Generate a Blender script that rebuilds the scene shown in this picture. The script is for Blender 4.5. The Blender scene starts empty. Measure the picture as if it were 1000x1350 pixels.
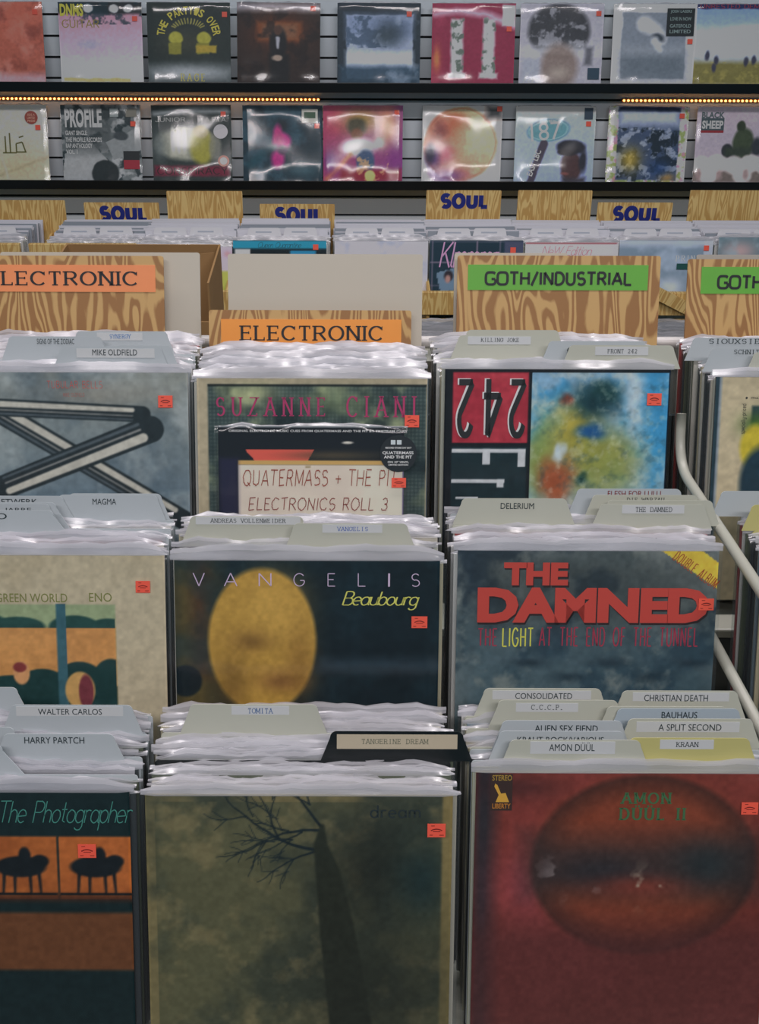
import bpy, math, random
import numpy as np
from mathutils import Vector, Matrix
random.seed(7)
S = bpy.context.scene
COL = S.collection
PI = math.pi

# ------------------------------------------------------------------ camera
CAMZ, TH, F, CX, CY, ROLL = 1.62, math.radians(27), 1300.0, 450.0, 602.0, math.radians(0.18)
cam_d = bpy.data.cameras.new('camera'); cam = bpy.data.objects.new('camera', cam_d); COL.objects.link(cam)
cam_d.sensor_fit = 'HORIZONTAL'; cam_d.sensor_width = 36.0; cam_d.lens = F / 1000 * 36.0
cam_d.shift_x = (500 - CX) / 1000; cam_d.shift_y = -(675 - CY) / 1000
cam_d.clip_start = 0.02
cam.matrix_world = Matrix.Translation((0, 0, CAMZ)) @ Matrix.Rotation(PI / 2 - TH, 4, 'X') @ Matrix.Rotation(ROLL, 4, 'Z')
S.camera = cam

# ------------------------------------------------------------------ light
S.view_settings.view_transform = 'Standard'; S.view_settings.look = 'None'
S.view_settings.gamma = 1.0; S.view_settings.exposure = 0.0
w = bpy.data.worlds.new('world'); S.world = w; w.use_nodes = True
w.node_tree.nodes['Background'].inputs[0].default_value = (0.40, 0.72, 0.86, 1)
w.node_tree.nodes['Background'].inputs[1].default_value = 0.12
def area(name, loc, sx, sy, power, rot=(0, 0, 0), col=(1.0, 0.925, 0.935)):
    d = bpy.data.lights.new(name, 'AREA'); d.shape = 'RECTANGLE'; d.size = sx; d.size_y = sy
    d.energy = power; d.color = col
    o = bpy.data.objects.new(name, d); COL.objects.link(o); o.location = loc; o.rotation_euler = rot
    return o
# rows of ceiling fluorescents running across the shop
for i, (y, p) in enumerate(((-1.1, 27), (1.6, 18))):
    for x in (-1.25, 0.0, 1.25):
        area('ceiling_light', (x + 0.15, y, 3.15), 1.15, 0.28, p)

# ------------------------------------------------------------------ helpers
def lin(c):
    c = np.asarray(c, float)
    return np.where(c <= 0.04045, c / 12.92, ((c + 0.055) / 1.055) ** 2.4)
def rgb(*c):
    v = lin(np.array(c[:3]) / 255.0); return (float(v[0]), float(v[1]), float(v[2]), 1.0)
def unroll(px, py):
    u, v = (px - CX) / F, (py - CY) / F
    c, s = math.cos(ROLL), math.sin(ROLL)
    return u * c + v * s, -u * s + v * c
def depth_Y(H, py, px=500):                    # distance of a point H below the lens seen at row py
    u, v = unroll(px, py); return H / math.tan(TH + math.atan(v))
def at(px, py, Y):                             # pixel -> world point on the plane at distance Y
    u, v = unroll(px, py)
    k = Y / (math.cos(TH) - v * math.sin(TH))
    return Vector((u * k, Y, CAMZ - k * (math.sin(TH) + v * math.cos(TH))))

_M = {}
def mat(name, col, rough=0.6, metal=0.0, coat=0.0, spec=0.5, noise=0.0, nscale=30.0):
    if name in _M: return _M[name]
    m = bpy.data.materials.new(name); m.use_nodes = True; nt = m.node_tree; b = nt.nodes['Principled BSDF']
    b.inputs['Base Color'].default_value = col; b.inputs['Roughness'].default_value = rough
    b.inputs['Metallic'].default_value = metal; b.inputs['Coat Weight'].default_value = coat
    b.inputs['Specular IOR Level'].default_value = spec
    if noise:
        tc = nt.nodes.new('ShaderNodeTexCoord'); n = nt.nodes.new('ShaderNodeTexNoise'); n.inputs['Scale'].default_value = nscale
        n.inputs['Detail'].default_value = 5
        mx = nt.nodes.new('ShaderNodeMix'); mx.data_type = 'RGBA'
        mx.inputs[6].default_value = tuple(min(1, c * (1 - noise)) for c in col[:3]) + (1,)
        mx.inputs[7].default_value = tuple(min(1, c * (1 + noise)) for c in col[:3]) + (1,)
        nt.links.new(tc.outputs['Object'], n.inputs['Vector']); nt.links.new(n.outputs['Fac'], mx.inputs[0])
        nt.links.new(mx.outputs[2], b.inputs['Base Color'])
    _M[name] = m; return m
INKG = 1.5
def ink(r, g, b, rough=0.5):                  # printing ink
    c = rgb(r, g, b); return mat('ink_%d_%d_%d' % (r, g, b), tuple(min(.85, v * INKG) for v in c[:3]) + (1,), rough)

def wood_mat(name, c1, c2, sx, sz, waves):
    m = bpy.data.materials.new(name); m.use_nodes = True; nt = m.node_tree; b = nt.nodes['Principled BSDF']
    tc = nt.nodes.new('ShaderNodeTexCoord'); mp = nt.nodes.new('ShaderNodeMapping')
    oi = nt.nodes.new('ShaderNodeObjectInfo'); vm = nt.nodes.new('ShaderNodeVectorMath'); vm.operation = 'SCALE'
    vm.inputs[0].default_value = (7, 3, 9)
    mp.inputs['Scale'].default_value = (sx, 1, sz)
    n1 = nt.nodes.new('ShaderNodeTexNoise'); n1.inputs['Scale'].default_value = 1.0; n1.inputs['Detail'].default_value = 1.5
    n1.inputs['Distortion'].default_value = 0.35
    mu = nt.nodes.new('ShaderNodeMath'); mu.operation = 'MULTIPLY'; mu.inputs[1].default_value = waves
    si = nt.nodes.new('ShaderNodeMath'); si.operation = 'SINE'
    n2 = nt.nodes.new('ShaderNodeTexNoise'); n2.inputs['Scale'].default_value = 9.0; n2.inputs['Detail'].default_value = 4
    ad = nt.nodes.new('ShaderNodeMath'); ad.operation = 'MULTIPLY_ADD'; ad.inputs[1].default_value = 1.5
    cr = nt.nodes.new('ShaderNodeValToRGB'); e = cr.color_ramp.elements
    e[0].position = 0.42; e[0].color = c2; e[1].position = 0.72; e[1].color = c1
    L = nt.links.new
    L(tc.outputs['Object'], mp.inputs['Vector']); L(oi.outputs['Random'], vm.inputs['Scale']); L(vm.outputs[0], mp.inputs['Location'])
    L(mp.outputs[0], n1.inputs['Vector']); L(mp.outputs[0], n2.inputs['Vector'])
    L(n1.outputs['Fac'], mu.inputs[0]); L(mu.outputs[0], si.inputs[0])
    L(n2.outputs['Fac'], ad.inputs[0]); L(si.outputs[0], ad.inputs[2])
    mr = nt.nodes.new('ShaderNodeMapRange'); mr.inputs['From Min'].default_value = -0.9; mr.inputs['From Max'].default_value = 2.1
    L(ad.outputs[0], mr.inputs['Value']); L(mr.outputs[0], cr.inputs['Fac']); L(cr.outputs[0], b.inputs['Base Color'])
    b.inputs['Roughness'].default_value = 0.5
    return m

def plastic(name, opaque, tint, rough, fres):
    m = bpy.data.materials.new(name); m.use_nodes = True; nt = m.node_tree; nt.nodes.remove(nt.nodes['Principled BSDF'])
    out = nt.nodes['Material Output']; L = nt.links.new
    tr = nt.nodes.new('ShaderNodeBsdfTransparent'); tr.inputs[0].default_value = (0.97, 0.98, 0.98, 1)
    di = nt.nodes.new('ShaderNodeBsdfDiffuse'); di.inputs[0].default_value = tint
    tl = nt.nodes.new('ShaderNodeBsdfTranslucent'); tl.inputs[0].default_value = tint
    gl = nt.nodes.new('ShaderNodeBsdfGlossy'); gl.inputs['Roughness'].default_value = rough
    a = nt.nodes.new('ShaderNodeMixShader'); a.inputs[0].default_value = 0.45; L(di.outputs[0], a.inputs[1]); L(tl.outputs[0], a.inputs[2])
    b = nt.nodes.new('ShaderNodeMixShader'); b.inputs[0].default_value = opaque; L(tr.outputs[0], b.inputs[1]); L(a.outputs[0], b.inputs[2])
    fr = nt.nodes.new('ShaderNodeLayerWeight'); fr.inputs['Blend'].default_value = 0.25
    mu = nt.nodes.new('ShaderNodeMath'); mu.operation = 'MULTIPLY_ADD'; mu.inputs[1].default_value = fres; mu.inputs[2].default_value = fres * 0.35
    L(fr.outputs['Fresnel'], mu.inputs[0])
    c = nt.nodes.new('ShaderNodeMixShader'); L(mu.outputs[0], c.inputs[0]); L(b.outputs[0], c.inputs[1]); L(gl.outputs[0], c.inputs[2])
    L(c.outputs[0], out.inputs['Surface']); return m

M_CLEAR = plastic('clear_plastic', 0.012, (0.85, 0.87, 0.9, 1), 0.14, 0.10)
M_LIP = plastic('creased_plastic_edge', 0.46, (0.86, 0.86, 0.92, 1), 0.2, 0.30)
M_HEM = plastic('plastic_hem', 0.72, (0.9, 0.89, 0.94, 1), 0.25, 0.22)
M_WRAP = plastic('shrink_wrap', 0.012, (0.9, 0.9, 0.95, 1), 0.09, 0.11)
M_WOOD = wood_mat('plywood_veneer', rgb(204, 166, 108), rgb(158, 114, 68), 17, 3.4, 105)
M_WOODY = wood_mat('yellow_plywood', rgb(238, 206, 136), rgb(208, 166, 98), 30, 4.0, 60)
M_CARD = mat('white_card', rgb(196, 189, 174), 0.45)
M_TABS = {'white': mat('white_divider', rgb(186, 194, 198), 0.32), 'cream': mat('cream_divider', rgb(192, 194, 180), 0.35),
          'olive': mat('olive_divider', rgb(196, 190, 124), 0.38), 'blue': mat('blue_divider', rgb(172, 186, 196), 0.35),
          'black': mat('black_divider', rgb(26, 32, 34), 0.25)}
M_LABEL = mat('paper_label', rgb(204, 207, 208), 0.5)
M_LABELC = mat('tan_paper_label', rgb(196, 184, 160), 0.5)
M_RED = mat('price_sticker_red', rgb(255, 100, 78), 0.5)
M_INKD = ink(96, 24, 22)
M_STEEL = mat('enamelled_steel', rgb(172, 172, 160), 0.35)
M_DARKST = mat('dark_enamel', rgb(60, 66, 68), 0.4)
M_BOXIN = mat('cardboard', rgb(150, 116, 74), 0.8, noise=0.12, nscale=14)
M_BLACK = mat('black_ledge', rgb(20, 26, 30), 0.3)

def link(o, parent=None):
    COL.objects.link(o)
    if parent is not None: o.parent = parent
    return o
def tag(o, label, cat, group=None, kind=None):
    if label: o['label'] = label
    if cat: o['category'] = cat
    if group: o['group'] = group
    if kind: o['kind'] = kind
    return o
def empty(name, loc, rot=(0, 0, 0)):
    o = bpy.data.objects.new(name, None); o.empty_display_size = 0.02; o.location = loc; o.rotation_euler = rot; return link(o)

class MB:
    def __init__(s): s.v = []; s.f = []; s.m = []
    def box(s, x0, x1, y0, y1, z0, z1, m=0):
        n = len(s.v); s.v += [(x0, y0, z0), (x1, y0, z0), (x1, y1, z0), (x0, y1, z0), (x0, y0, z1), (x1, y0, z1), (x1, y1, z1), (x0, y1, z1)]
        for q in ((3, 2, 1, 0), (4, 5, 6, 7), (0, 1, 5, 4), (1, 2, 6, 5), (2, 3, 7, 6), (3, 0, 4, 7)):
            s.f.append(tuple(n + i for i in q)); s.m.append(m)
        return s
    def prism(s, pts, y0, y1, m=0):            # outline in x,z extruded along y
        n = len(s.v); k = len(pts)
        s.v += [(x, y0, z) for x, z in pts] + [(x, y1, z) for x, z in pts]
        s.f.append(tuple(range(n, n + k))); s.f.append(tuple(range(n + 2 * k - 1, n + k - 1, -1))); s.m += [m, m]
        for i in range(k):
            j = (i + 1) % k; s.f.append((n + i, n + k + i, n + k + j, n + j)); s.m.append(m)
        return s
    def flat(s, pts, y, m=0):
        n = len(s.v); s.v += [(x, y, z) for x, z in pts]; s.f.append(tuple(range(n, n + len(pts)))); s.m.append(m); return s
    def xprism(s, pts, x0, x1, m=0):           # outline in y,z extruded along x
        n = len(s.v); k = len(pts)
        s.v += [(x0, y, z) for y, z in pts] + [(x1, y, z) for y, z in pts]
        s.f.append(tuple(range(n, n + k))); s.f.append(tuple(range(n + 2 * k - 1, n + k - 1, -1))); s.m += [m, m]
        for i in range(k):
            j = (i + 1) % k; s.f.append((n + i, n + k + i, n + k + j, n + j)); s.m.append(m)
        return s
    def tube(s, path, r, m=0, seg=10):
        P = [Vector(p) for p in path]; n0 = len(s.v); up = Vector((1, 0, 0))
        for i, p in enumerate(P):
            t = (P[min(i + 1, len(P) - 1)] - P[max(i - 1, 0)]).normalized()
            a = t.cross(up)
            if a.length < 1e-3: a = t.cross(Vector((0, 0, 1)))
            a.normalize(); b = t.cross(a)
            for k in range(seg):
                q = p + a * (r * math.cos(2 * PI * k / seg)) + b * (r * math.sin(2 * PI * k / seg)); s.v.append(tuple(q))
        for i in range(len(P) - 1):
            for k in range(seg):
                k2 = (k + 1) % seg; s.f.append((n0 + i * seg + k, n0 + i * seg + k2, n0 + (i + 1) * seg + k2, n0 + (i + 1) * seg + k)); s.m.append(m)
        s.f.append(tuple(range(n0, n0 + seg))); s.m.append(m)
        e = n0 + (len(P) - 1) * seg; s.f.append(tuple(range(e + seg - 1, e - 1, -1))); s.m.append(m)
        return s
    def mesh(s, name, mats, smooth=False):
        me = bpy.data.meshes.new(name); me.from_pydata(s.v, [], s.f); me.update()
        for m in (mats if isinstance(mats, (list, tuple)) else [mats]): me.materials.append(m)
        if len(s.m) == len(me.polygons): me.polygons.foreach_set('material_index', s.m)
        if smooth: me.polygons.foreach_set('use_smooth', [True] * len(me.polygons))
        return me
    def build(s, name, mats, parent=None, smooth=False):
        return link(bpy.data.objects.new(name, s.mesh(name, mats, smooth)), parent)
def bevel(o, w=0.0015, n=2):
    b = o.modifiers.new('bevel', 'BEVEL'); b.width = w; b.segments = n; b.limit_method = 'ANGLE'; return o
def rrect(x0, x1, z0, z1, r, top_only=False, n=6, slope=0.0):
    pts = []
    def arc(cx, cz, a0, a1):
        for i in range(n + 1):
            a = math.radians(a0 + (a1 - a0) * i / n); pts.append((cx + r * math.cos(a), cz + r * math.sin(a)))
    if top_only: pts += [(x0 - slope, z0), (x1 + slope, z0)]
    else: arc(x0 + r, z0 + r, 180, 270); arc(x1 - r, z0 + r, 270, 360)
    arc(x1 - r, z1 - r, 0, 90); arc(x0 + r, z1 - r, 90, 180)
    return pts

# ------------------------------------------------------------------ lettering (own stroke alphabet + built-in sans)
def A_(cx, cy, rx, ry, a0, a1, n=14):
    return [(cx + rx * math.cos(math.radians(a0 + (a1 - a0) * i / n)), cy + ry * math.sin(math.radians(a0 + (a1 - a0) * i / n))) for i in range(n + 1)]
G = {
 'A': (.8, [[(0, 0), (.4, 1)], [(.4, 1), (.8, 0)], [(.13, .33), (.67, .33)]]),
 'B': (.66, [[(.05, 0), (.05, 1)], [(.05, 1), (.36, 1)] + A_(.36, .76, .24, .24, 90, -90) + [(.05, .52)], [(.05, .52), (.38, .52)] + A_(.38, .26, .28, .26, 90, -90) + [(.05, 0)]]),
 'C': (.78, [A_(.42, .5, .42, .5, 42, 318, 22)]),
 'D': (.74, [[(.05, 0), (.05, 1)], [(.05, 1), (.3, 1)] + A_(.3, .5, .42, .5, 90, -90) + [(.05, 0)]]),
 'E': (.62, [[(.05, 0), (.05, 1)], [(.05, 1), (.6, 1)], [(.05, .52), (.5, .52)], [(.05, 0), (.62, 0)]]),
 'F': (.6, [[(.05, 0), (.05, 1)], [(.05, 1), (.6, 1)], [(.05, .52), (.5, .52)]]),
 'G': (.8, [A_(.42, .5, .42, .5, 42, 330, 22) + [(.8, .42)], [(.8, .45), (.48, .45)]]),
 'H': (.74, [[(.05, 0), (.05, 1)], [(.69, 0), (.69, 1)], [(.05, .52), (.69, .52)]]),
 'I': (.16, [[(.08, 0), (.08, 1)]]),
 'J': (.5, [[(.45, 1), (.45, .25)] + A_(.23, .24, .22, .24, 0, -180)]),
 'K': (.7, [[(.05, 0), (.05, 1)], [(.66, 1), (.05, .4)], [(.26, .6), (.7, 0)]]),
 'L': (.6, [[(.05, 1), (.05, 0)], [(.05, 0), (.6, 0)]]),
 'M': (.9, [[(.05, 0), (.05, 1)], [(.05, 1), (.45, .15)], [(.45, .15), (.85, 1)], [(.85, 1), (.85, 0)]]),
 'N': (.76, [[(.05, 0), (.05, 1)], [(.05, 1), (.71, 0)], [(.71, 0), (.71, 1)]]),
 'O': (.86, [A_(.43, .5, .42, .5, 90, 450, 28)]),
 'P': (.64, [[(.05, 0), (.05, 1)], [(.05, 1), (.36, 1)] + A_(.36, .74, .26, .26, 90, -90) + [(.05, .48)]]),
 'Q': (.86, [A_(.43, .5, .42, .5, 90, 450, 28), [(.5, .22), (.84, -.06)]]),
 'R': (.7, [[(.05, 0), (.05, 1)], [(.05, 1), (.36, 1)] + A_(.36, .75, .26, .25, 90, -90) + [(.05, .5)], [(.34, .5), (.7, 0)]]),
 'S': (.64, [A_(.33, .74, .28, .26, 35, 250, 14) + A_(.33, .26, .3, .26, 85, -145, 14)]),
 'T': (.7, [[(.35, 0), (.35, 1)], [(0, 1), (.7, 1)]]),
 'U': (.74, [[(.05, 1), (.05, .32)] + A_(.37, .32, .32, .32, 180, 360) + [(.69, 1)]]),
 'V': (.76, [[(0, 1), (.38, 0)], [(.38, 0), (.76, 1)]]),
 'W': (1.06, [[(0, 1), (.27, 0)], [(.27, 0), (.53, .9)], [(.53, .9), (.79, 0)], [(.79, 0), (1.06, 1)]]),
 'X': (.72, [[(0, 0), (.72, 1)], [(0, 1), (.72, 0)]]),
 'Y': (.72, [[(0, 1), (.36, .48)], [(.72, 1), (.36, .48)], [(.36, .48), (.36, 0)]]),
 'Z': (.66, [[(.02, 1), (.64, 1)], [(.64, 1), (0, 0)], [(0, 0), (.66, 0)]]),
 '1': (.4, [[(.05, .8), (.28, 1)], [(.28, 1), (.28, 0)]]),
 '2': (.62, [A_(.31, .72, .28, .28, 165, -30, 14) + [(.0, 0)], [(0, 0), (.62, 0)]]),
 '3': (.6, [A_(.28, .75, .26, .25, 150, -90, 12), A_(.28, .26, .3, .26, 90, -150, 14)]),
 '4': (.66, [[(.48, 0), (.48, 1)], [(.48, 1), (0, .3)], [(0, .3), (.66, .3)]]),
 '7': (.6, [[(0, 1), (.6, 1)], [(.6, 1), (.2, 0)]]),
 '8': (.62, [A_(.31, .75, .24, .25, 90, 450, 20), A_(.31, .26, .3, .26, 90, 450, 20)]),
 '.': (.14, [[(.07, 0), (.07, .12)]]), ',': (.14, [[(.09, .1), (.04, -.14)]]), '/': (.5, [[(0, -.08), (.5, 1.06)]]), '-': (.4, [[(.05, .4), (.35, .4)]]),
 '&': (.6, [[(.3, .1), (.3, .7)], [(.05, .4), (.55, .4)]]), "'": (.14, [[(.08, 1), (.06, .78)]]), ':': (.14, [[(.07, 0), (.07, .12)], [(.07, .5), (.07, .62)]]),
 'a': (.56, [A_(.27, .3, .26, .3, 20, 340, 18), [(.53, .6), (.53, .06), (.6, 0)]]),
 'b': (.56, [[(.05, 1), (.05, 0)], A_(.29, .3, .25, .3, 160, -160, 18)]),
 'c': (.5, [A_(.27, .3, .26, .3, 45, 315, 16)]),
 'd': (.56, [A_(.27, .3, .26, .3, 20, 340, 18), [(.53, 1), (.53, 0)]]),
 'e': (.54, [[(.03, .3), (.52, .32)] + A_(.27, .3, .26, .3, 5, 310, 16)]),
 'f': (.4, [A_(.3, .82, .15, .18, 60, 180, 6) + [(.15, 0)], [(0, .6), (.36, .6)]]),
 'g': (.56, [A_(.27, .3, .26, .3, 20, 340, 18), [(.53, .6), (.53, -.1)] + A_(.28, -.1, .25, .24, 0, -150, 10)]),
 'h': (.54, [[(.05, 0), (.05, 1)], [(.05, .3)] + A_(.28, .36, .22, .24, 160, 0, 10) + [(.5, 0)]]),
 'i': (.16, [[(.08, 0), (.08, .6)], [(.08, .78), (.08, .9)]]),
 'l': (.2, [[(.08, 1), (.08, .08), (.18, 0)]]),
 'm': (.86, [[(.05, 0), (.05, .6)], [(.05, .3)] + A_(.24, .38, .19, .22, 160, 0, 8) + [(.43, 0)], [(.43, .3)] + A_(.62, .38, .19, .22, 160, 0, 8) + [(.81, 0)]]),
 'n': (.54, [[(.05, 0), (.05, .6)], [(.05, .3)] + A_(.28, .36, .22, .24, 160, 0, 10) + [(.5, 0)]]),
 'o': (.56, [A_(.28, .3, .26, .3, 90, 450, 20)]),
 'p': (.56, [[(.05, .6), (.05, -.35)], A_(.29, .3, .25, .3, 160, -160, 18)]),
 'r': (.38, [[(.05, 0), (.05, .6)], [(.05, .35)] + A_(.25, .4, .2, .2, 165, 50, 8)]),
 's': (.44, [A_(.22, .45, .18, .15, 35, 250, 10) + A_(.22, .16, .2, .16, 85, -145, 10)]),
 't': (.36, [[(.16, .95), (.16, .1), (.32, .02)], [(0, .62), (.34, .62)]]),
 'u': (.56, [[(.05, .6), (.05, .25)] + A_(.28, .25, .23, .25, 180, 360, 12) + [(.51, .6)], [(.51, .6), (.51, 0)]]),
 'y': (.54, [[(.05, .6), (.05, .28)] + A_(.28, .26, .23, .26, 180, 350, 12), [(.51, .6), (.51, -.1)] + A_(.28, -.1, .23, .22, 0, -150, 10)]),
}
UML = {'Ü': 'U'}
def stroke_text(txt, wv=.12, wh=None, serif=0.0, sp=.18, mono=0.0, slant=0.0, jit=0.0, seed=1, arc=None, xs=1.0, sq=False):
    """quads [(4 pts)] in cap-height units"""
    wh = wv if wh is None else wh; rnd = random.Random(seed); polys = []; x = 0.0
    def ribbon(P):
        P = [Vector((p[0], p[1])) for p in P]; k = len(P); closed = (P[0] - P[-1]).length < 1e-4
        nrm = []
        for i in range(k):
            a = P[i - 1] if i > 0 else (P[-2] if closed else P[0]); b = P[i + 1] if i < k - 1 else (P[1] if closed else P[-1])
            t = (b - a); t = t.normalized() if t.length > 1e-9 else Vector((1, 0))
            c = abs(t.y); nrm.append(Vector((-t.y, t.x)) * (0.5 * (wh + (wv - wh) * c)))
        for i in range(k - 1):
            polys.append([P[i] + nrm[i], P[i + 1] + nrm[i + 1], P[i + 1] - nrm[i + 1], P[i] - nrm[i]])
    for ch in txt:
        if ch == ' ': x += (mono or .42) + sp; continue
        base = UML.get(ch, ch)
        if base not in G: base = base.upper()
        if base not in G: x += .3; continue
        gw, st = G[base]
        if sq and base in 'OGCQ':               # squared-off bowls
            def sqr(p):
                dx, dy = (p[0] - .42) / .42, (p[1] - .5) / .5; d = math.hypot(dx, dy)
                if d < .93: return p
                k = d / (abs(dx) ** 3.6 + abs(dy) ** 3.6) ** (1 / 3.6); return (.42 + .42 * dx * k / d * 1.0, .5 + .5 * dy * k / d * 1.0)
            st = [[sqr(p) for p in q] for q in st]
        gw *= xs
        ox = x + ((mono - gw) / 2 if mono else 0)
        sub = [[(px * xs + ox + rnd.uniform(-jit, jit), py + rnd.uniform(-jit, jit)) for px, py in s] for s in st]
        for s in sub: ribbon(s)
        if ch == 'Ü':
            for dx in (.22, .5): polys.append([Vector((ox + dx * xs - .06, 1.1)), Vector((ox + dx * xs + .1, 1.1)), Vector((ox + dx * xs + .1, 1.28)), Vector((ox + dx * xs - .06, 1.28))])
        if serif:
            done = set()
            for s in sub:
                for (p, q) in ((s[0], s[1]), (s[-1], s[-2])):
                    dx, dy = q[0] - p[0], q[1] - p[1]
                    if abs(dy) > abs(dx) * 1.2 and (abs(p[1]) < .03 or abs(p[1] - 1) < .03) and (round(p[0], 1), round(p[1])) not in done:
                        done.add((round(p[0], 1), round(p[1]))); h = wh; hw = wv / 2 + serif
                        y0 = 0 - wh / 2 if p[1] < .5 else 1 - wh / 2
                        polys.append([Vector((p[0] - hw, y0)), Vector((p[0] + hw, y0)), Vector((p[0] + hw, y0 + h)), Vector((p[0] - hw, y0 + h))])
                    elif abs(dx) > abs(dy) * 3 and p is s[-1] and base in 'ELFTZ2' or (base == 'T' and abs(dx) > abs(dy) * 3):
                        d = -1 if p[1] > .6 else 1
                        if abs(p[1] - .52) < .05: polys.append([Vector((p[0] - wh, p[1] - serif * .8)), Vector((p[0], p[1] - serif * .8)), Vector((p[0], p[1] + serif * .8)), Vector((p[0] - wh, p[1] + serif * .8))])
                        else:
                            sgn = 1 if dx < 0 else -1
                            polys.append([Vector((p[0] - sgn * wh * 1.3, p[1])), Vector((p[0], p[1])), Vector((p[0], p[1] + d * serif * 1.8)), Vector((p[0] - sgn * wh * .9, p[1] + d * serif * 1.8))])
                if base in 'CGS':
                    p = s[0]; polys.append([Vector((p[0] - wh * .2, p[1] - .1)), Vector((p[0] + wh * .8, p[1] - .1)), Vector((p[0] + wh * .8, 1.0)), Vector((p[0], 1.0))])
        x += (mono or gw) + sp
    for q in polys:
        for v in q: v.x += slant * v.y
    return polys
_sans = {}
def sans_polys(txt, bold=0.0, sp=1.0):
    key = (txt, bold, sp)
    if key in _sans: return _sans[key]
    c = bpy.data.curves.new('t', 'FONT'); c.body = txt; c.size = 1; c.offset = bold; c.space_character = sp; c.resolution_u = 3; c.fill_mode = 'FRONT'
    o = bpy.data.objects.new('t', c); COL.objects.link(o)
    me = bpy.data.meshes.new_from_object(o.evaluated_get(bpy.context.evaluated_depsgraph_get()))
    vs = [Vector((v.co.x, v.co.y)) for v in me.vertices]
    r = [[vs[i] for i in p.vertices] for p in me.polygons]
    COL.objects.unlink(o); bpy.data.objects.remove(o); bpy.data.curves.remove(c); bpy.data.meshes.remove(me)
    _sans[key] = r; return r
STY = {
 'sans': lambda t: sans_polys(t), 'sansb': lambda t: sans_polys(t, .022), 'heavy': lambda t: sans_polys(t, .045, 1.04),
 'narrow': lambda t: sans_polys(t, 0.0), 'type': lambda t: stroke_text(t, .13, .1, serif=.12, mono=.86, sp=.14),
 'slab': lambda t: stroke_text(t, .2, .085, serif=.11, sp=.3, xs=1.25), 'fat': lambda t: stroke_text(t, .44, .36, sp=.40, xs=1.1),
 'thin': lambda t: stroke_text(t, .07, sp=.25), 'mid': lambda t: stroke_text(t, .13, .11, sp=.2),
 'cond': lambda t: stroke_text(t, .12, .075, sp=.2, xs=.62), 'serif': lambda t: stroke_text(t, .12, .06, serif=.08, sp=.5, xs=.72),
 'hand': lambda t: stroke_text(t, .085, sp=.22, slant=.14, jit=.045, seed=4), 'script': lambda t: stroke_text(t, .1, .06, sp=.02, slant=.3, jit=.01),
 'scriptt': lambda t: stroke_text(t, .06, .045, sp=.03, slant=.35, jit=.01), 'sten': lambda t: stroke_text(t, .22, .11, serif=.07, sp=.36, xs=1.0),
 'wide': lambda t: stroke_text(t, .27, .2, sp=.24, xs=1.25, sq=True),
}
def lettering(parent, txt, style, box, loc, material, y=-0.0004, rot=0.0, mirror=(1, 1), name='lettering', bow=0.0):
    """fit txt to a pixel box (x0,x1,ytop,ybottom) of the photograph, mapped through loc() to the face of its thing"""
    P = STY[style](txt) if isinstance(style, str) else style(txt)
    if not P: return None
    xs = [v.x for q in P for v in q]; ys = [v.y for q in P for v in q]
    ax, bx, ay, by = min(xs), max(xs), min(ys), max(ys)
    x0, x1, yt, yb = box; mb = MB(); cx, cy = (x0 + x1) / 2, (yt + yb) / 2; c, s = math.cos(rot), math.sin(rot)
    for q in P:
        pts = []
        for v in q:
            fx = (v.x - ax) / max(bx - ax, 1e-6); fy = (v.y - ay) / max(by - ay, 1e-6)
            if mirror[0] < 0: fx = 1 - fx
            if mirror[1] < 0: fy = 1 - fy
            X = (fx - .5) * (x1 - x0); Y = (.5 - fy) * (yb - yt)
            if bow: Y += bow * ((fx - .5) * 2) ** 2
            pts.append(loc(cx + X * c - Y * s, cy + X * s + Y * c))
        mb.flat(pts, y)
    return mb.build(name, material, parent)

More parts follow.
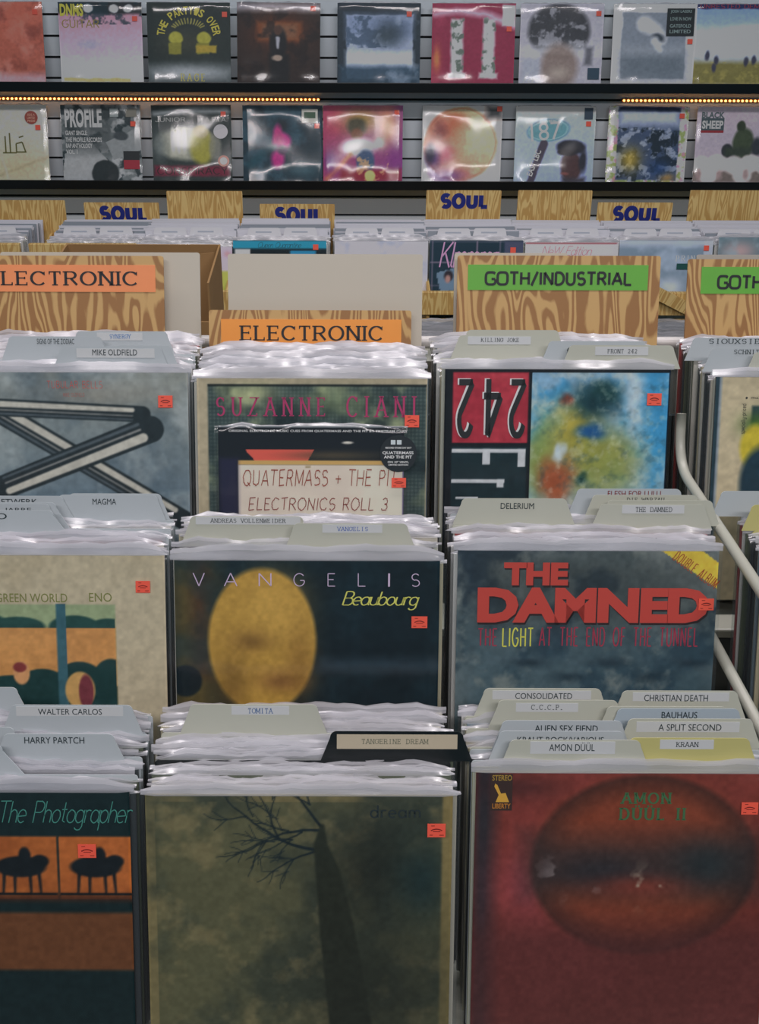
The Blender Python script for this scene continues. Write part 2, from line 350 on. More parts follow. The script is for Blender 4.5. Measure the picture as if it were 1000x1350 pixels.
# ------------------------------------------------------------------ sleeve art: a vertex-painted print, with wrap glare painted into some covers, drawn in photo pixels
GAIN = 1.72
class Art:
    def __init__(s, left, top, wid, n, base=(60, 60, 60), gain=GAIN):
        s.n = n; s.left = left; s.top = top; s.wid = wid; s.g = gain
        t = (np.arange(n) + 0.0) / (n - 1)
        s.X, s.Y = np.meshgrid(left + t * wid, top + t * wid); s.px = wid / n
        s.C = np.empty((n, n, 3)); s.C[:] = base
    def loc(s, px, py): return ((px - s.left) / s.wid - .5) * LP, LP - (py - s.top) / s.wid * LP
    def mix(s, m, col): s.C += (np.asarray(col, float) - s.C) * m[..., None]; return s
    def soft(s, d, e=None): return np.clip(.5 - d / (2 * (e or s.px * .8)), 0, 1)
    def rect(s, x0, x1, y0, y1, col, e=None, a=1):
        d = np.maximum(np.maximum(x0 - s.X, s.X - x1), np.maximum(y0 - s.Y, s.Y - y1)); return s.mix(a * s.soft(d, e), col)
    def ell(s, cx, cy, rx, ry, col, e=None, a=1, rot=0):
        c, q = math.cos(rot), math.sin(rot); dx, dy = s.X - cx, s.Y - cy
        u = (dx * c + dy * q) / rx; v = (-dx * q + dy * c) / ry
        return s.mix(a * s.soft((np.sqrt(u * u + v * v) - 1) * min(rx, ry), e), col)
    def blob(s, cx, cy, rx, ry, col, a=1): return s.mix(a * np.exp(-(((s.X - cx) / rx) ** 2 + ((s.Y - cy) / ry) ** 2)), col)
    def line(s, pts, w0, w1, col, e=None, a=1):
        D = np.full(s.X.shape, 1e9); n = len(pts) - 1
        for i in range(n):
            (ax, ay), (bx, by) = pts[i], pts[i + 1]; L = (bx - ax) ** 2 + (by - ay) ** 2 + 1e-9
            t = np.clip(((s.X - ax) * (bx - ax) + (s.Y - ay) * (by - ay)) / L, 0, 1)
            wd = w0 + (w1 - w0) * (i + t) / n
            D = np.minimum(D, np.hypot(s.X - ax - t * (bx - ax), s.Y - ay - t * (by - ay)) - wd / 2)
        return s.mix(a * s.soft(D, e), col)
    def poly(s, pts, col, a=1):
        m = np.zeros(s.X.shape, bool); k = len(pts)
        for i in range(k):
            (x0, y0), (x1, y1) = pts[i], pts[(i + 1) % k]
            if y0 == y1: continue
            m ^= ((y0 > s.Y) != (y1 > s.Y)) & (s.X < (x1 - x0) * (s.Y - y0) / (y1 - y0) + x0)
        return s.mix(a * m.astype(float), col)
    def grad(s, y0, y1, c0, c1, vert=True):
        t = np.clip(((s.Y if vert else s.X) - y0) / (y1 - y0), 0, 1)[..., None]
        s.C = np.asarray(c0, float) * (1 - t) + np.asarray(c1, float) * t; return s
    def warp(s, amp, scale, seed):
        s.X0, s.Y0 = s.X, s.Y; dx = s.noise(scale, seed + 100, 3) - .5; dy = s.noise(scale, seed + 200, 3) - .5
        s.X, s.Y = s.X0 + dx * 2 * amp, s.Y0 + dy * 2 * amp; return s
    def unwarp(s): s.X, s.Y = s.X0, s.Y0; return s
    def grain(s, scale, seed, a):
        n = (s.noise(scale, seed, 2) - .5) * 2 * a; s.C = np.clip(s.C * (1 + n[..., None]) + n[..., None] * 30, 0, 255); return s
    def noise(s, scale, seed, oct=4):
        r = np.random.RandomState(seed); out = np.zeros(s.X.shape); amp = 1; tot = 0
        for o in range(oct):
            sc = scale / 2 ** o; gx = np.maximum(s.X - s.left, 0) / sc; gy = np.maximum(s.Y - s.top, 0) / sc
            n = int(s.wid * 1.3 / sc) + 4; g = r.rand(n, n)
            ix = np.clip(gx.astype(int), 0, n - 2); iy = np.clip(gy.astype(int), 0, n - 2); fx = gx - ix; fy = gy - iy
            fx = fx * fx * (3 - 2 * fx); fy = fy * fy * (3 - 2 * fy)
            out += amp * ((g[iy, ix] * (1 - fx) + g[iy, ix + 1] * fx) * (1 - fy) + (g[iy + 1, ix] * (1 - fx) + g[iy + 1, ix + 1] * fx) * fy)
            tot += amp; amp *= .55
        return out / tot
    def cloud(s, scale, seed, col, lo=.4, hi=.7, a=1, oct=4, mask=None):
        m = np.clip((s.noise(scale, seed, oct) - lo) / (hi - lo), 0, 1) * a
        return s.mix(m if mask is None else m * mask, col)
    def box_mask(s, x0, x1, y0, y1): return ((s.X >= x0) & (s.X <= x1) & (s.Y >= y0) & (s.Y <= y1)).astype(float)

LP = 0.315
_art_mat = None
def art_material():
    global _art_mat
    if _art_mat: return _art_mat
    m = bpy.data.materials.new('printed_sleeve'); m.use_nodes = True; nt = m.node_tree; b = nt.nodes['Principled BSDF']
    a = nt.nodes.new('ShaderNodeAttribute'); a.attribute_name = 'print'; nt.links.new(a.outputs['Color'], b.inputs['Base Color'])
    b.inputs['Roughness'].default_value = 0.38; b.inputs['Specular IOR Level'].default_value = 0.2
    _art_mat = m; return m
def jacket_mesh(art, th=0.003, size=None, edge=(200, 198, 190)):
    sz = size or LP; n = art.n
    t = np.arange(n) / (n - 1); gx, gz = np.meshgrid((t - .5) * sz, sz * (1 - t))
    V = np.stack([gx, np.zeros_like(gx), gz], -1).reshape(-1, 3)
    i = np.arange(n * n).reshape(n, n); Fq = np.stack([i[1:, :-1], i[1:, 1:], i[:-1, 1:], i[:-1, :-1]], -1).reshape(-1, 4)
    h = sz / 2; B = np.array([(-h, 0, 0), (h, 0, 0), (h, th, 0), (-h, th, 0), (-h, 0, sz), (h, 0, sz), (h, th, sz), (-h, th, sz)])
    k = n * n; FB = np.array([(3, 2, 1, 0), (4, 5, 6, 7), (1, 2, 6, 5), (2, 3, 7, 6), (3, 0, 4, 7)]) + k
    V = np.vstack([V, B]); Fa = np.vstack([Fq, FB])
    me = bpy.data.meshes.new('jacket'); me.vertices.add(len(V)); me.vertices.foreach_set('co', V.astype(np.float32).ravel())
    me.loops.add(Fa.size); me.loops.foreach_set('vertex_index', Fa.astype(np.int32).ravel())
    me.polygons.add(len(Fa)); me.polygons.foreach_set('loop_start', (np.arange(len(Fa)) * 4).astype(np.int32))
    me.polygons.foreach_set('loop_total', np.full(len(Fa), 4, np.int32)); me.update(); me.validate()
    at_ = me.color_attributes.new('print', 'FLOAT_COLOR', 'POINT')
    c = np.clip(lin(np.clip(art.C, 0, 255) / 255) * art.g, 0, .88); c = np.vstack([c.reshape(-1, 3), np.repeat(lin(np.array([edge]) / 255) , 8, 0)])
    at_.data.foreach_set('color', np.hstack([c, np.ones((len(c), 1))]).astype(np.float32).ravel())
    me.materials.append(art_material()); return me

# ------------------------------------------------------------------ records
def sleeve_mesh(seed, size=LP, lip=0.016, over=0.0045, amp=0.0003, lipamp=0.0022, front_mat=M_CLEAR, bulge=0.0, nx=22):
    r = random.Random(seed); ph = [r.uniform(0, 6.28) for _ in range(8)]
    zs = [0, .02, .05, .1, .16, .22, .27, .3, 1.0]; zs = [z / .315 * size if z < 1 else size for z in zs]
    rows = [(z, 0) for z in zs] + [(size + lip * .3, .3), (size + lip * .65, .65), (size + lip, 1.0)]
    hw = size / 2 + over; V = []; Fc = []; Mi = []
    def wob(x, k): return math.sin(x * 41 + ph[k]) * .5 + math.sin(x * 83 + ph[k + 1]) * .3 + math.sin(x * 170 + ph[k + 2]) * .25 + math.sin(x * 390 + ph[k]) * .14
    for side in (0, 1):
        for z, t in rows:
            for i in range(nx):
                x = -hw + 2 * hw * i / (nx - 1)
                e = min(1, (hw - abs(x)) / .012)
                if side == 0: y = -0.0013 - amp * (1 + math.sin(z * 30 + ph[5] + 2 * math.sin(x * 15 + ph[6])))
                else: y = 0.0042
                if bulge and side == 0:
                    y -= bulge * math.exp(-((z - .012) / .016) ** 2) * (0.6 + .4 * wob(x * .5, 1)) * e
                    y += -bulge * .5 * math.exp(-((z - size + .03) / .02) ** 2) * (0.6 + .6 * wob(x * .6, 2)) * e
                y = 0.0014 + (y - 0.0014) * (e ** .5)
                if t: y = y * (1 - t * .6) + t * (.0006 + (.0 if side == 0 else .0014)) + t * lipamp * wob(x, side * 2)
                zz = z + (t * .003 * wob(x, 3) if t else 0)
                if t: zz -= .006 * t * max(0, 1 - (hw - abs(x)) / .03)
                V.append((x, y, zz))
    R = len(rows)
    for side in (0, 1):
        o = side * R * nx
        for j in range(R - 1):
            for i in range(nx - 1):
                q = (o + j * nx + i, o + j * nx + i + 1, o + (j + 1) * nx + i + 1, o + (j + 1) * nx + i)
                Fc.append(q if side == 0 else q[::-1]); Mi.append(2 if j == R - 2 else 1 if j >= 8 else 0)
    me = bpy.data.meshes.new('plastic_sleeve'); me.from_pydata(V, [], Fc); me.update()
    me.materials.append(front_mat); me.materials.append(M_LIP); me.materials.append(M_HEM); me.polygons.foreach_set('material_index', Mi)
    me.polygons.foreach_set('use_smooth', [True] * len(Fc)); return me
SLV = [sleeve_mesh(i, lip=.0055 + .0013 * (i % 6), lipamp=.0026, nx=40) for i in range(12)]
_jk = [(214, 210, 200), (190, 184, 170), (60, 66, 70), (228, 226, 222), (150, 60, 58), (36, 40, 44), (120, 138, 150), (200, 190, 160), (226, 224, 220), (88, 96, 80), (210, 208, 206)]
JKT = [MB().box(-LP / 2, LP / 2, 0, .003, 0, LP).mesh('jacket', mat('sleeve_card_%d' % i, rgb(*c), .5)) for i, c in enumerate(_jk)]

def sticker(parent, loc, cx, cy, wpx=19, hpx=16, y=-0.0021, name='price_sticker', detail=True):
    mb = MB(); a = loc(cx - wpx / 2, cy + hpx / 2); b = loc(cx + wpx / 2, cy - hpx / 2)
    mb.prism([(a[0], a[1]), (b[0], a[1]), (b[0], b[1]), (a[0], b[1])], y, y + .0003)
    if detail:
        W = b[0] - a[0]; Hh = b[1] - a[1]
        for k in range(9):
            t = -1 + 2 * k / 8; x = a[0] + W * (.5 + .28 * t); z = a[1] + Hh * (.50 + .10 * (1 - t * t))
            mb.flat([(x - W * .035, z - Hh * .03), (x + W * .035, z - Hh * .03), (x + W * .035, z + Hh * .05), (x - W * .035, z + Hh * .05)], y - .00015, 1)
        for k, (x0, x1, z) in enumerate(((.3, .72, .4), (.12, .3, .14), (.66, .9, .14), (.2, .4, .82))):
            mb.flat([(a[0] + W * x0, a[1] + Hh * z), (a[0] + W * x1, a[1] + Hh * z), (a[0] + W * x1, a[1] + Hh * (z + .05)), (a[0] + W * x0, a[1] + Hh * (z + .05))], y - .00015, 1)
    return mb.build(name, [M_RED, M_INKD], parent)

def badge(o, a, x0, x1, y0, y1, c, name='hype_sticker', y=-.0034):
    p = a.loc(x0, y1); q = a.loc(x1, y0); return MB().prism([(p[0], p[1]), (q[0], p[1]), (q[0], q[1]), (p[0], q[1])], y, y + .0003).build(name, ink(*c), o)
def disc(o, a, cx, cy, r, c, name='round_sticker', y=-.0034, n=32):
    return MB().prism([a.loc(cx + r * math.cos(2 * PI * k / n), cy - r * math.sin(2 * PI * k / n)) for k in range(n)], y, y + .0003).build(name, ink(*c), o)
LEAN = math.radians(19); SL, CL = math.sin(LEAN), math.cos(LEAN)
HA, HB, HC = .767, .640, .516
def lean_root(name, x, Ytop, ztop, h=LP, lean=LEAN, yaw=0.0, roll=0.0):
    return empty(name, (x, Ytop - h * math.sin(lean), ztop - h * math.cos(lean)), (-lean, roll, yaw))
def plain_record(x, Y, z, label, group, seed, lean=LEAN, jk=None):
    r = random.Random(seed)
    o = lean_root('record', x + r.uniform(-.0055, .0055), Y, z + r.uniform(-.0105, -.0035), lean=lean, yaw=0)
    tag(o, label, 'record', group)
    j = bpy.data.objects.new('jacket', JKT[r.randrange(len(JKT)) if jk is None else jk]); link(j, o)
    s = bpy.data.objects.new('plastic_sleeve', SLV[r.randrange(len(SLV))]); link(s, o)
    return o
def art_record(x, Y, z, label, art, lean=LEAN, size=None, lip=.014, seed=3, edge=(200, 198, 190), group=None, wrap=False, bulge=0.0, yaw=0.0, roll=0.0):
    sz = size or LP
    o = lean_root('record', x, Y, z, h=sz, lean=lean, yaw=yaw, roll=roll); tag(o, label, 'record', group)
    link(bpy.data.objects.new('jacket', jacket_mesh(art, size=sz, edge=edge)), o)
    link(bpy.data.objects.new('plastic_sleeve', sleeve_mesh(seed * 17 + 5, sz, lip=lip, front_mat=M_WRAP if wrap else M_CLEAR, bulge=bulge, over=.0015 if wrap else .005, amp=.0011 if wrap else .0003)), o)
    return o

def divider(H, px0, px1, pyt, txt, style, label, colour='white', ink_c=(24, 40, 44), labelbox=None, tbox=None, rise=.030, slope=.010, xc=0.0, group=None, Yf=None, cut=None):
    """tabbed divider card standing among the records; px0..px1 the flat top of its tab"""
    Ht = H - rise; Y = depth_Y(Ht, pyt, (px0 + px1) / 2) if Yf is None else Yf; zt = CAMZ - Ht
    Zc = Y * math.cos(TH) + Ht * math.sin(TH); k = Zc / F
    o = lean_root('divider_card', xc, Y, zt, h=.345); tag(o, label, 'divider', group)
    def loc(px, py): return ((px - CX) * k - xc, .345 - (py - pyt) * k * 1.0)
    x0 = (px0 - CX) * k - xc; x1 = (px1 - CX) * k - xc
    body = MB(); z0 = .312
    pts = [(-.158, 0), (.158, 0), (.158, z0)]
    tab = rrect(max(x0, -.2), min(x1, .2), z0, .345, .007, True, slope=slope)
    body.prism(rrect(-.158, .158, 0, z0, .004), 0, .0011); body.prism(tab, 0, .0011)
    body.build('panel', M_TABS[colour], o)
    par = o
    if labelbox:
        a = loc(labelbox[0], labelbox[3]); b = loc(labelbox[1], labelbox[2])
        par = MB().prism([(a[0], a[1]), (b[0], a[1]), (b[0], b[1]), (a[0], b[1])], -.0003, 0).build('name_label', M_LABELC if colour == 'black' else M_LABEL, o)
    if txt:
        lettering(par, txt, style, tbox, loc, ink(*ink_c), y=-.0006)
    return Y

def pocket(H, xc, Yfront, Yback, dividers, desc, seed, dt=.0064, first=None):
    """fill a pocket from just behind its front record to the back, dividers slotted in at their own depth"""
    z = CAMZ - H; Y = Yfront; k = 0; ds = sorted(dividers, key=lambda d: d['_Y'])
    while Y < Yback or ds:
        if ds and ds[0]['_Y'] - .009 <= Y - .0 or (Y >= Yback and ds):
            d = ds.pop(0); dd = dict(d); dd.pop('_Y'); dd['Yf'] = max(Y + .0095, Y + .0095); divider(H=H, xc=xc, **dd); Y += .0034
        else:
            plain_record(xc - (.004 if xc < -.3 else 0), Y, z, 'sleeved record filed behind ' + desc, 'records filed behind ' + desc, seed * 100 + k, jk=(2, 5, 9, 5, 2, 6)[k % 6] if seed == 9 else None); Y += dt; k += 1
    return Y
def D(px0, px1, pyt, txt, style, label, H, **kw):
    d = dict(px0=px0, px1=px1, pyt=pyt, txt=txt, style=style, label=label, **kw); d['_Y'] = depth_Y(H - kw.get('rise', .030), pyt, (px0 + px1) / 2); return d

# ================================================================== SETTING
fl = MB().box(-5, 5, -3, 4.2, -.1, 0).build('floor', mat('dark_floor', rgb(70, 72, 74), .5, noise=.2, nscale=6)); tag(fl, None, None, kind='structure')
YW = 4.13
mb = MB(); mb.box(-4, 4, YW + .012, YW + .08, 0, 2.6, 1)
zg = 1.412
for k in range(-12, 19):
    zt = zg - .0763 * k; mb.box(-4, 4, YW, YW + .0119, zt - .0763 + .0045, zt - .0045, 0)
wl = mb.build('wall_back', [mat('slatwall_grey', rgb(230, 240, 248), .45, noise=.04, nscale=3), mat('slat_groove', rgb(14, 20, 24), .6)])
tag(wl, None, None, kind='structure')

# display ledges
def ledge(zb, label, Yb=4.0):
    o = empty('display_ledge', (0, Yb, zb)); tag(o, label, 'shelf', 'display ledges on the slat wall')
    bevel(MB().box(-2.4, 2.4, 0, YW - Yb, -.036, -.0295).build('shelf_board', M_BLACK, o))
    bevel(MB().box(-2.4, 2.4, -.006, 0, -.036, .0).build('front_lip', M_BLACK, o))
z1 = at(500, 109, 4.0).z; z2 = at(500, 238.5, 4.0).z
ledge(z1, 'upper black display ledge on the slat wall, above the amber lights')
ledge(z2, 'lower black display ledge on the slat wall, just above the wooden header cards')

# amber LED strips in the slat groove below the upper ledge
M_LED = bpy.data.materials.new('amber_led'); M_LED.use_nodes = True
_b = M_LED.node_tree.nodes['Principled BSDF']; _b.inputs['Base Color'].default_value = (1, .45, .1, 1)
_b.inputs['Emission Color'].default_value = (1, .42, .10, 1); _b.inputs['Emission Strength'].default_value = 5.0
M_LEDB = mat('led_tape', rgb(120, 70, 30), .5)
def led(px0, px1, label, n):
    a = at(px0, 131, YW - .012); b = at(px1, 131, YW - .012); z = zg - .0763 * 4
    o = empty('led_strip', (a.x, YW - .001, z)); tag(o, label, 'light strip', 'amber light strips under the upper ledge')
    L = b.x - a.x; MB().box(0, L, -.006, 0, -.006, .006).build('tape', M_LEDB, o)
    bead = MB()
    ring = [(.0042 * math.cos(t * PI / 4), .0042 * math.sin(t * PI / 4)) for t in range(8)]
    bead.prism(ring, -.005, 0); bead.v = [(x, y, z) for x, y, z in bead.v]; me = bead.mesh('bulb', M_LED)
    for k in range(n):
        q = bpy.data.objects.new('bulb', me); q.location = (L * (k + .5) / n, -.006, 0); link(q, o)
led(-60, 422, 'amber bead light strip along the left of the slat wall', 86)
led(820, 1060, 'amber bead light strip along the right of the slat wall', 43)

# ================================================================== WALL RECORDS
WLEAN = math.radians(15.5); HIDE = .031
GW = 2.15
def wall_record(row, x0, x1, ytop, ybot, label, draw, stick=None, seed=1, n=130, lab=None):
    zb = (z1 if row == 1 else z2) - HIDE; Yb = 4.012
    W = x1 - x0; art = Art(x0, ytop, W, n, gain=GW)
    # visible height is shorter than the width: draw in pixels, remap rows
    Hh = (ybot - ytop) * LP / (LP - HIDE + .004)
    t = np.arange(n) / (n - 1); _, art.Y = np.meshgrid(t, ytop + t * Hh)
    art.loc = lambda px, py: (((px - x0) / W - .5) * LP, LP - (py - ytop) / Hh * LP)
    p = at((x0 + x1) / 2, (ytop + ybot) / 2, 4.06)
    art.warp(1.3, 12, seed); draw(art); art.unwarp(); art.grain(3.0, seed + 5, .05)
    r = random.Random(seed * 31 + row)
    o = art_record(p.x, Yb + LP * math.sin(WLEAN), zb + LP * math.cos(WLEAN), label, art, lean=WLEAN, lip=.004, seed=seed + 20 * row, wrap=True, bulge=.011, roll=r.uniform(-.008, .012))
    if stick:
        for (cx, cy) in stick: sticker(o, art.loc, cx, cy, 6.5, 6.5, y=-.0034, detail=False)
    if lab: lab(o, art)
    return o

def d11(a):
    a.grad(5, 108, (176, 96, 80), (150, 84, 70)); a.cloud(40, 3, (196, 128, 116), .4, .65); a.cloud(18, 5, (110, 56, 50), .55, .8, .7); a.rect(-60, 60, 97, 112, (196, 170, 190), 5, .6)  # pale bottom band is wrap glare painted into the cover
wall_record(1, -49, 57, 7, 108, 'blurry orange and pink record at the far left of the upper ledge', d11, [(48, 20)], 1)
def d12(a):
    a.grad(20, 108, (178, 130, 148), (214, 190, 208)); a.rect(70, 190, 0, 21, (30, 36, 40), 2); a.cloud(10, 4, (20, 44, 54), .5, .6, .9, mask=a.box_mask(80, 190, 5, 34) * .8)
    for x in (118, 151, 170): a.ell(x, 14, 6, 5, (206, 204, 210), 1)
    a.blob(118, 60, 26, 10, (140, 150, 172), .7); a.rect(80, 190, 86, 99, (226, 210, 226), 4, .6); a.rect(84, 170, 103, 108, (170, 150, 70), 1, .7)  # pale pink band low down paints in the wrap's reflection
wall_record(1, 80, 187, 6, 109, 'pink record with a dark figure strip along its top, second on the upper ledge', d12, [(178, 27)], 2,
            lab=lambda o, a: (lettering(o, 'DNMS', 'heavy', (82, 112, 8, 24), a.loc, ink(196, 190, 70)), lettering(o, 'GUITAR', 'mid', (84, 132, 28, 39), a.loc, ink(150, 130, 60))))
def d13(a):
    a.C[:] = (32, 42, 42); a.rect(196, 303, 86, 108, (110, 116, 120), 8, .8); a.blob(250, 92, 46, 9, (180, 184, 190), .7); a.blob(245, 55, 34, 18, (60, 62, 50), .7)  # grey band and whitish blob at the bottom: painted glare on black
    for sx, sg in ((232, 1), (268, -1)):
        a.ell(sx, 50, 9, 8, (150, 146, 60), 1); a.rect(sx - 9, sx + 7, 56, 70, (120, 116, 48), 1)
    a.rect(258, 284, 59, 68, (150, 130, 50), 1)
    for k in range(13):
        t = math.radians(20 + 140 * k / 12); a.line([(248 + 17 * math.cos(t), 40 - 9 * math.sin(t)), (248 + 22 * math.cos(t), 40 - 15 * math.sin(t))], 1.2, 1.2, (170, 160, 80))
def l13(o, a):
    t = "THE PARTY'S OVER"; n = len(t)
    for i, c in enumerate(t):
        if c == ' ': continue
        th = math.radians(172 - 164 * i / (n - 1)); cx, cy = 249 + 36 * math.cos(th), 48 - 33 * math.sin(th)
        lettering(o, c, 'sansb', (cx - 3, cx + 3, cy - 5, cy + 5), a.loc, ink(206, 186, 70), rot=PI / 2 - th)
    lettering(o, 'RAGE', 'serif', (237, 268, 95, 105), a.loc, ink(206, 186, 70))
wall_record(1, 196, 302, 5, 107, "black record with yellow arched lettering over two raised fists", d13, [(295, 20)], 3, lab=l13)
def d14(a):
    a.C[:] = (40, 30, 28); a.blob(368, 40, 34, 24, (92, 44, 26), .9); a.rect(338, 396, 27, 52, (120, 66, 36), 3, .8); a.rect(346, 390, 30, 48, (116, 84, 64), 3, .7); a.cloud(14, 8, (24, 20, 22), .5, .7, .7)
    a.rect(312, 420, 3, 13, (196, 190, 200), 5, .75); a.ell(366, 56, 11, 22, (22, 24, 28), 2); a.rect(355, 380, 68, 104, (20, 22, 26), 3); a.ell(366, 38, 5, 6, (70, 48, 40), 1)  # pale strip along the top is painted glare of the wrap
    a.line([(366, 48), (366, 60)], 5, 3, (150, 150, 160), 1); a.ell(365, 73, 7, 4, (150, 132, 120), 1)
wall_record(1, 314, 419, 3, 105, 'dark brown record with a seated figure in a black suit', d14, [(410, 10)], 4)
def d15(a):
    a.C[:] = (34, 46, 56); a.rect(457, 543, 18, 100, (150, 160, 184), 1); a.grad; a.rect(457, 543, 18, 46, (112, 128, 158), 6, .8); a.cloud(12, 5, (64, 82, 104), .5, .62, .9, mask=a.box_mask(457, 530, 19, 60)); a.blob(515, 40, 20, 18, (46, 62, 78), .9)
    a.blob(508, 46, 14, 12, (52, 66, 76), .8); a.rect(457, 543, 66, 82, (196, 204, 222), 5, .8); a.rect(448, 553, 84, 106, (38, 62, 80), 4, .9); a.cloud(20, 2, (180, 190, 210), .6, .8, .4)  # whitish middle band is lamp glare painted over the picture
wall_record(1, 445, 553, 3, 106, 'blue record with a dark leafy tree inside a black border', d15, [(538, 17)], 5)
def d16(a):
    a.C[:] = (128, 40, 66); a.cloud(50, 3, (160, 66, 90), .45, .7, .7)
    m = a.noise(7, 5, 3)
    for x in (602, 644):
        a.rect(x - 8, x + 8, 24, 100, (184, 182, 186), 2); a.mix(np.clip((m - .5) * 7, 0, 1) * a.box_mask(x - 9, x + 9, 22, 101), (92, 104, 96)); a.rect(x - 12, x + 12, 94, 101, (196, 190, 192), 2)
    a.line([(572, 18), (600, 14), (640, 18), (676, 32)], 5, 9, (206, 190, 206), 4, .8); a.blob(576, 76, 5, 16, (190, 120, 70), .9); a.rect(661, 678, 6, 33, (176, 176, 180), 1)  # curved pale streak across the top is glare put into the colour
wall_record(1, 569, 678, 4, 108, 'crimson record with two white flowered columns', d16, [(670, 37)], 6)
def d17(a):
    a.C[:] = (160, 158, 170); a.ell(736, 40, 40, 36, (54, 56, 62), 3); a.cloud(10, 3, (160, 160, 170), .5, .65, .7, mask=a.box_mask(690, 790, 10, 60)); a.blob(738, 66, 40, 9, (226, 226, 236), .9)  # white blob below the dark shape is a painted wrap highlight
    a.ell(738, 86, 24, 30, (116, 98, 90), 5, .8); a.blob(738, 94, 14, 8, (170, 160, 150), .7); a.rect(690, 712, 76, 106, (150, 156, 170), 3, .7); a.rect(770, 780, 60, 84, (70, 72, 80), 3, .8)
wall_record(1, 686, 793, 4, 109, 'silvery record with a shadowed head shape and a small square blue sticker', d17, [(786, 17)], 7,
            lab=lambda o, a: (lettering(o, 'I am...', 'script', (692, 717, 98, 108), a.loc, ink(240, 240, 244)), badge(o, a, 775, 790, 88, 103, (26, 60, 80))))
def d18(a):
    a.C[:] = (196, 194, 202); a.rect(820, 902, 18, 103, (118, 126, 138), 1); a.rect(820, 902, 70, 103, (92, 102, 112), 12, .8); a.rect(820, 902, 60, 72, (150, 156, 166), 6, .6)
    a.line([(848, 32), (862, 40), (870, 52)], 18, 12, (206, 206, 212), 4); a.ell(866, 50, 8, 5, (56, 64, 74), 2, rot=.4); a.line([(862, 54), (870, 66)], 9, 5, (200, 202, 210), 3)
def l18(o, a):
    b = badge(o, a, 876, 911, 13, 48, (14, 28, 34), 'hype_sticker')
    for k, (t, y0) in enumerate((('JOSH LASERS', 15), ('LOVE IN NOW', 24), ('GATEFOLD', 33), ('LIMITED', 40))): lettering(b, t, 'sansb', (880, 907, y0, y0 + 4.5), a.loc, ink(120, 140, 140), y=-.0038)
wall_record(1, 808, 914, 7, 110, 'white bordered record with a misty grey picture and a black square sticker', d18, [(907, 55)], 8, lab=l18)
def d19(a):
    a.grad(12, 110, (120, 146, 190), (206, 208, 216)); a.rect(910, 1030, 38, 66, (196, 202, 216), 8, .9); a.rect(910, 1030, 79, 112, (116, 110, 66), 5); a.cloud(8, 3, (150, 140, 80), .5, .7, .7, mask=a.box_mask(910, 1030, 80, 112)); a.rect(910, 1030, 3, 12, (40, 44, 80), 1)
    for x, y in ((934, 72), (946, 78), (943, 88), (984, 80), (994, 78)): a.ell(x, y, 3, 6, (60, 60, 76), 1)
    a.blob(995, 40, 30, 8, (226, 226, 232), .8)
wall_record(1, 917, 1023, 6, 110, 'record with tiny figures on a meadow under a pale sky', d19, None, 9, lab=lambda o, a: lettering(o, 'UNRESTED DEMOS', 'mid', (921, 1010, 6, 12), a.loc, ink(150, 50, 70)))
# lower ledge
def d21(a):
    a.C[:] = (184, 176, 166); a.blob(20, 225, 60, 30, (170, 160, 128), .8); a.line([(-20, 240), (62, 210)], 4, 2, (150, 140, 110), 2, .6); a.line([(0, 200), (10, 240)], 3, 3, (170, 166, 150), 1)
def l21(o, a):
    c = ink(96, 92, 40)
    for pts in ([(8, 204), (8, 182)], [(14, 204), (14, 178)], [(4, 204), (22, 204)], [(22, 204), (22, 192)], [(22, 192), (30, 190)], [(30, 190), (34, 203)], [(22, 203), (35, 203)], [(26, 184), (32, 182)]):
        (ax, ay), (bx, by) = pts; d = math.hypot(bx - ax, by - ay); nx, ny = -(by - ay) / d * .9, (bx - ax) / d * .9
        MB().flat([a.loc(ax + nx, ay + ny), a.loc(bx + nx, by + ny), a.loc(bx - nx, by - ny), a.loc(ax - nx, ay - ny)], -.0004).build('pen_stroke', c, o)
    s = disc(o, a, 44, 158, 8.5, (150, 70, 60))
    for k in range(3): lettering(s, ('SIDE A', 'LIMITED', 'PRESS')[k], 'sansb', (39, 49, 153 + 4 * k, 156 + 4 * k), a.loc, ink(206, 150, 130), y=-.0038)
wall_record(2, -40, 64, 141, 240, 'cream record with olive brush writing and a round red sticker', d21, [(52, 171)], 11, lab=l21)
def d22(a):
    a.C[:] = (104, 110, 112); a.cloud(14, 4, (160, 162, 164), .5, .62, .9); a.cloud(11, 6, (34, 44, 48), .5, .6, .9); a.poly([(84, 206), (120, 190), (160, 236), (150, 242), (82, 242)], (150, 152, 154)); a.ell(138, 232, 18, 18, (40, 46, 48), 1); a.rect(84, 150, 142, 205, (58, 64, 66), 8, .6)
    a.poly([(140, 190), (186, 170), (187, 200), (150, 214)], (128, 132, 134)); a.ell(160, 182, 10, 6, (60, 66, 70), 1)
def l22(o, a):
    for t, x1, y0, y1, st in (('PROFILE', 136, 146, 171, 'heavy'), ('GIANT SINGLE:', 116, 175, 181, 'sansb'), ('THE PROFILE RECORDS', 135, 184, 190, 'sansb'), ('RAP ANTHOLOGY', 122, 192, 198, 'sansb'), ('VOL. 1', 102, 200, 206, 'sansb')):
        lettering(o, t, st, (87, x1, y0, y1), a.loc, ink(206, 206, 208))
    badge(o, a, 163, 184, 202, 214, (30, 36, 40)); badge(o, a, 163, 184, 214, 226, (150, 40, 56)); badge(o, a, 147, 158, 146, 157, (150, 160, 160), 'print_badge'); badge(o, a, 168, 182, 146, 157, (120, 120, 112), 'print_badge')
wall_record(2, 82, 187, 141, 241, 'black and white collage record with bold white lettering', d22, [(177, 166)], 12, lab=l22)
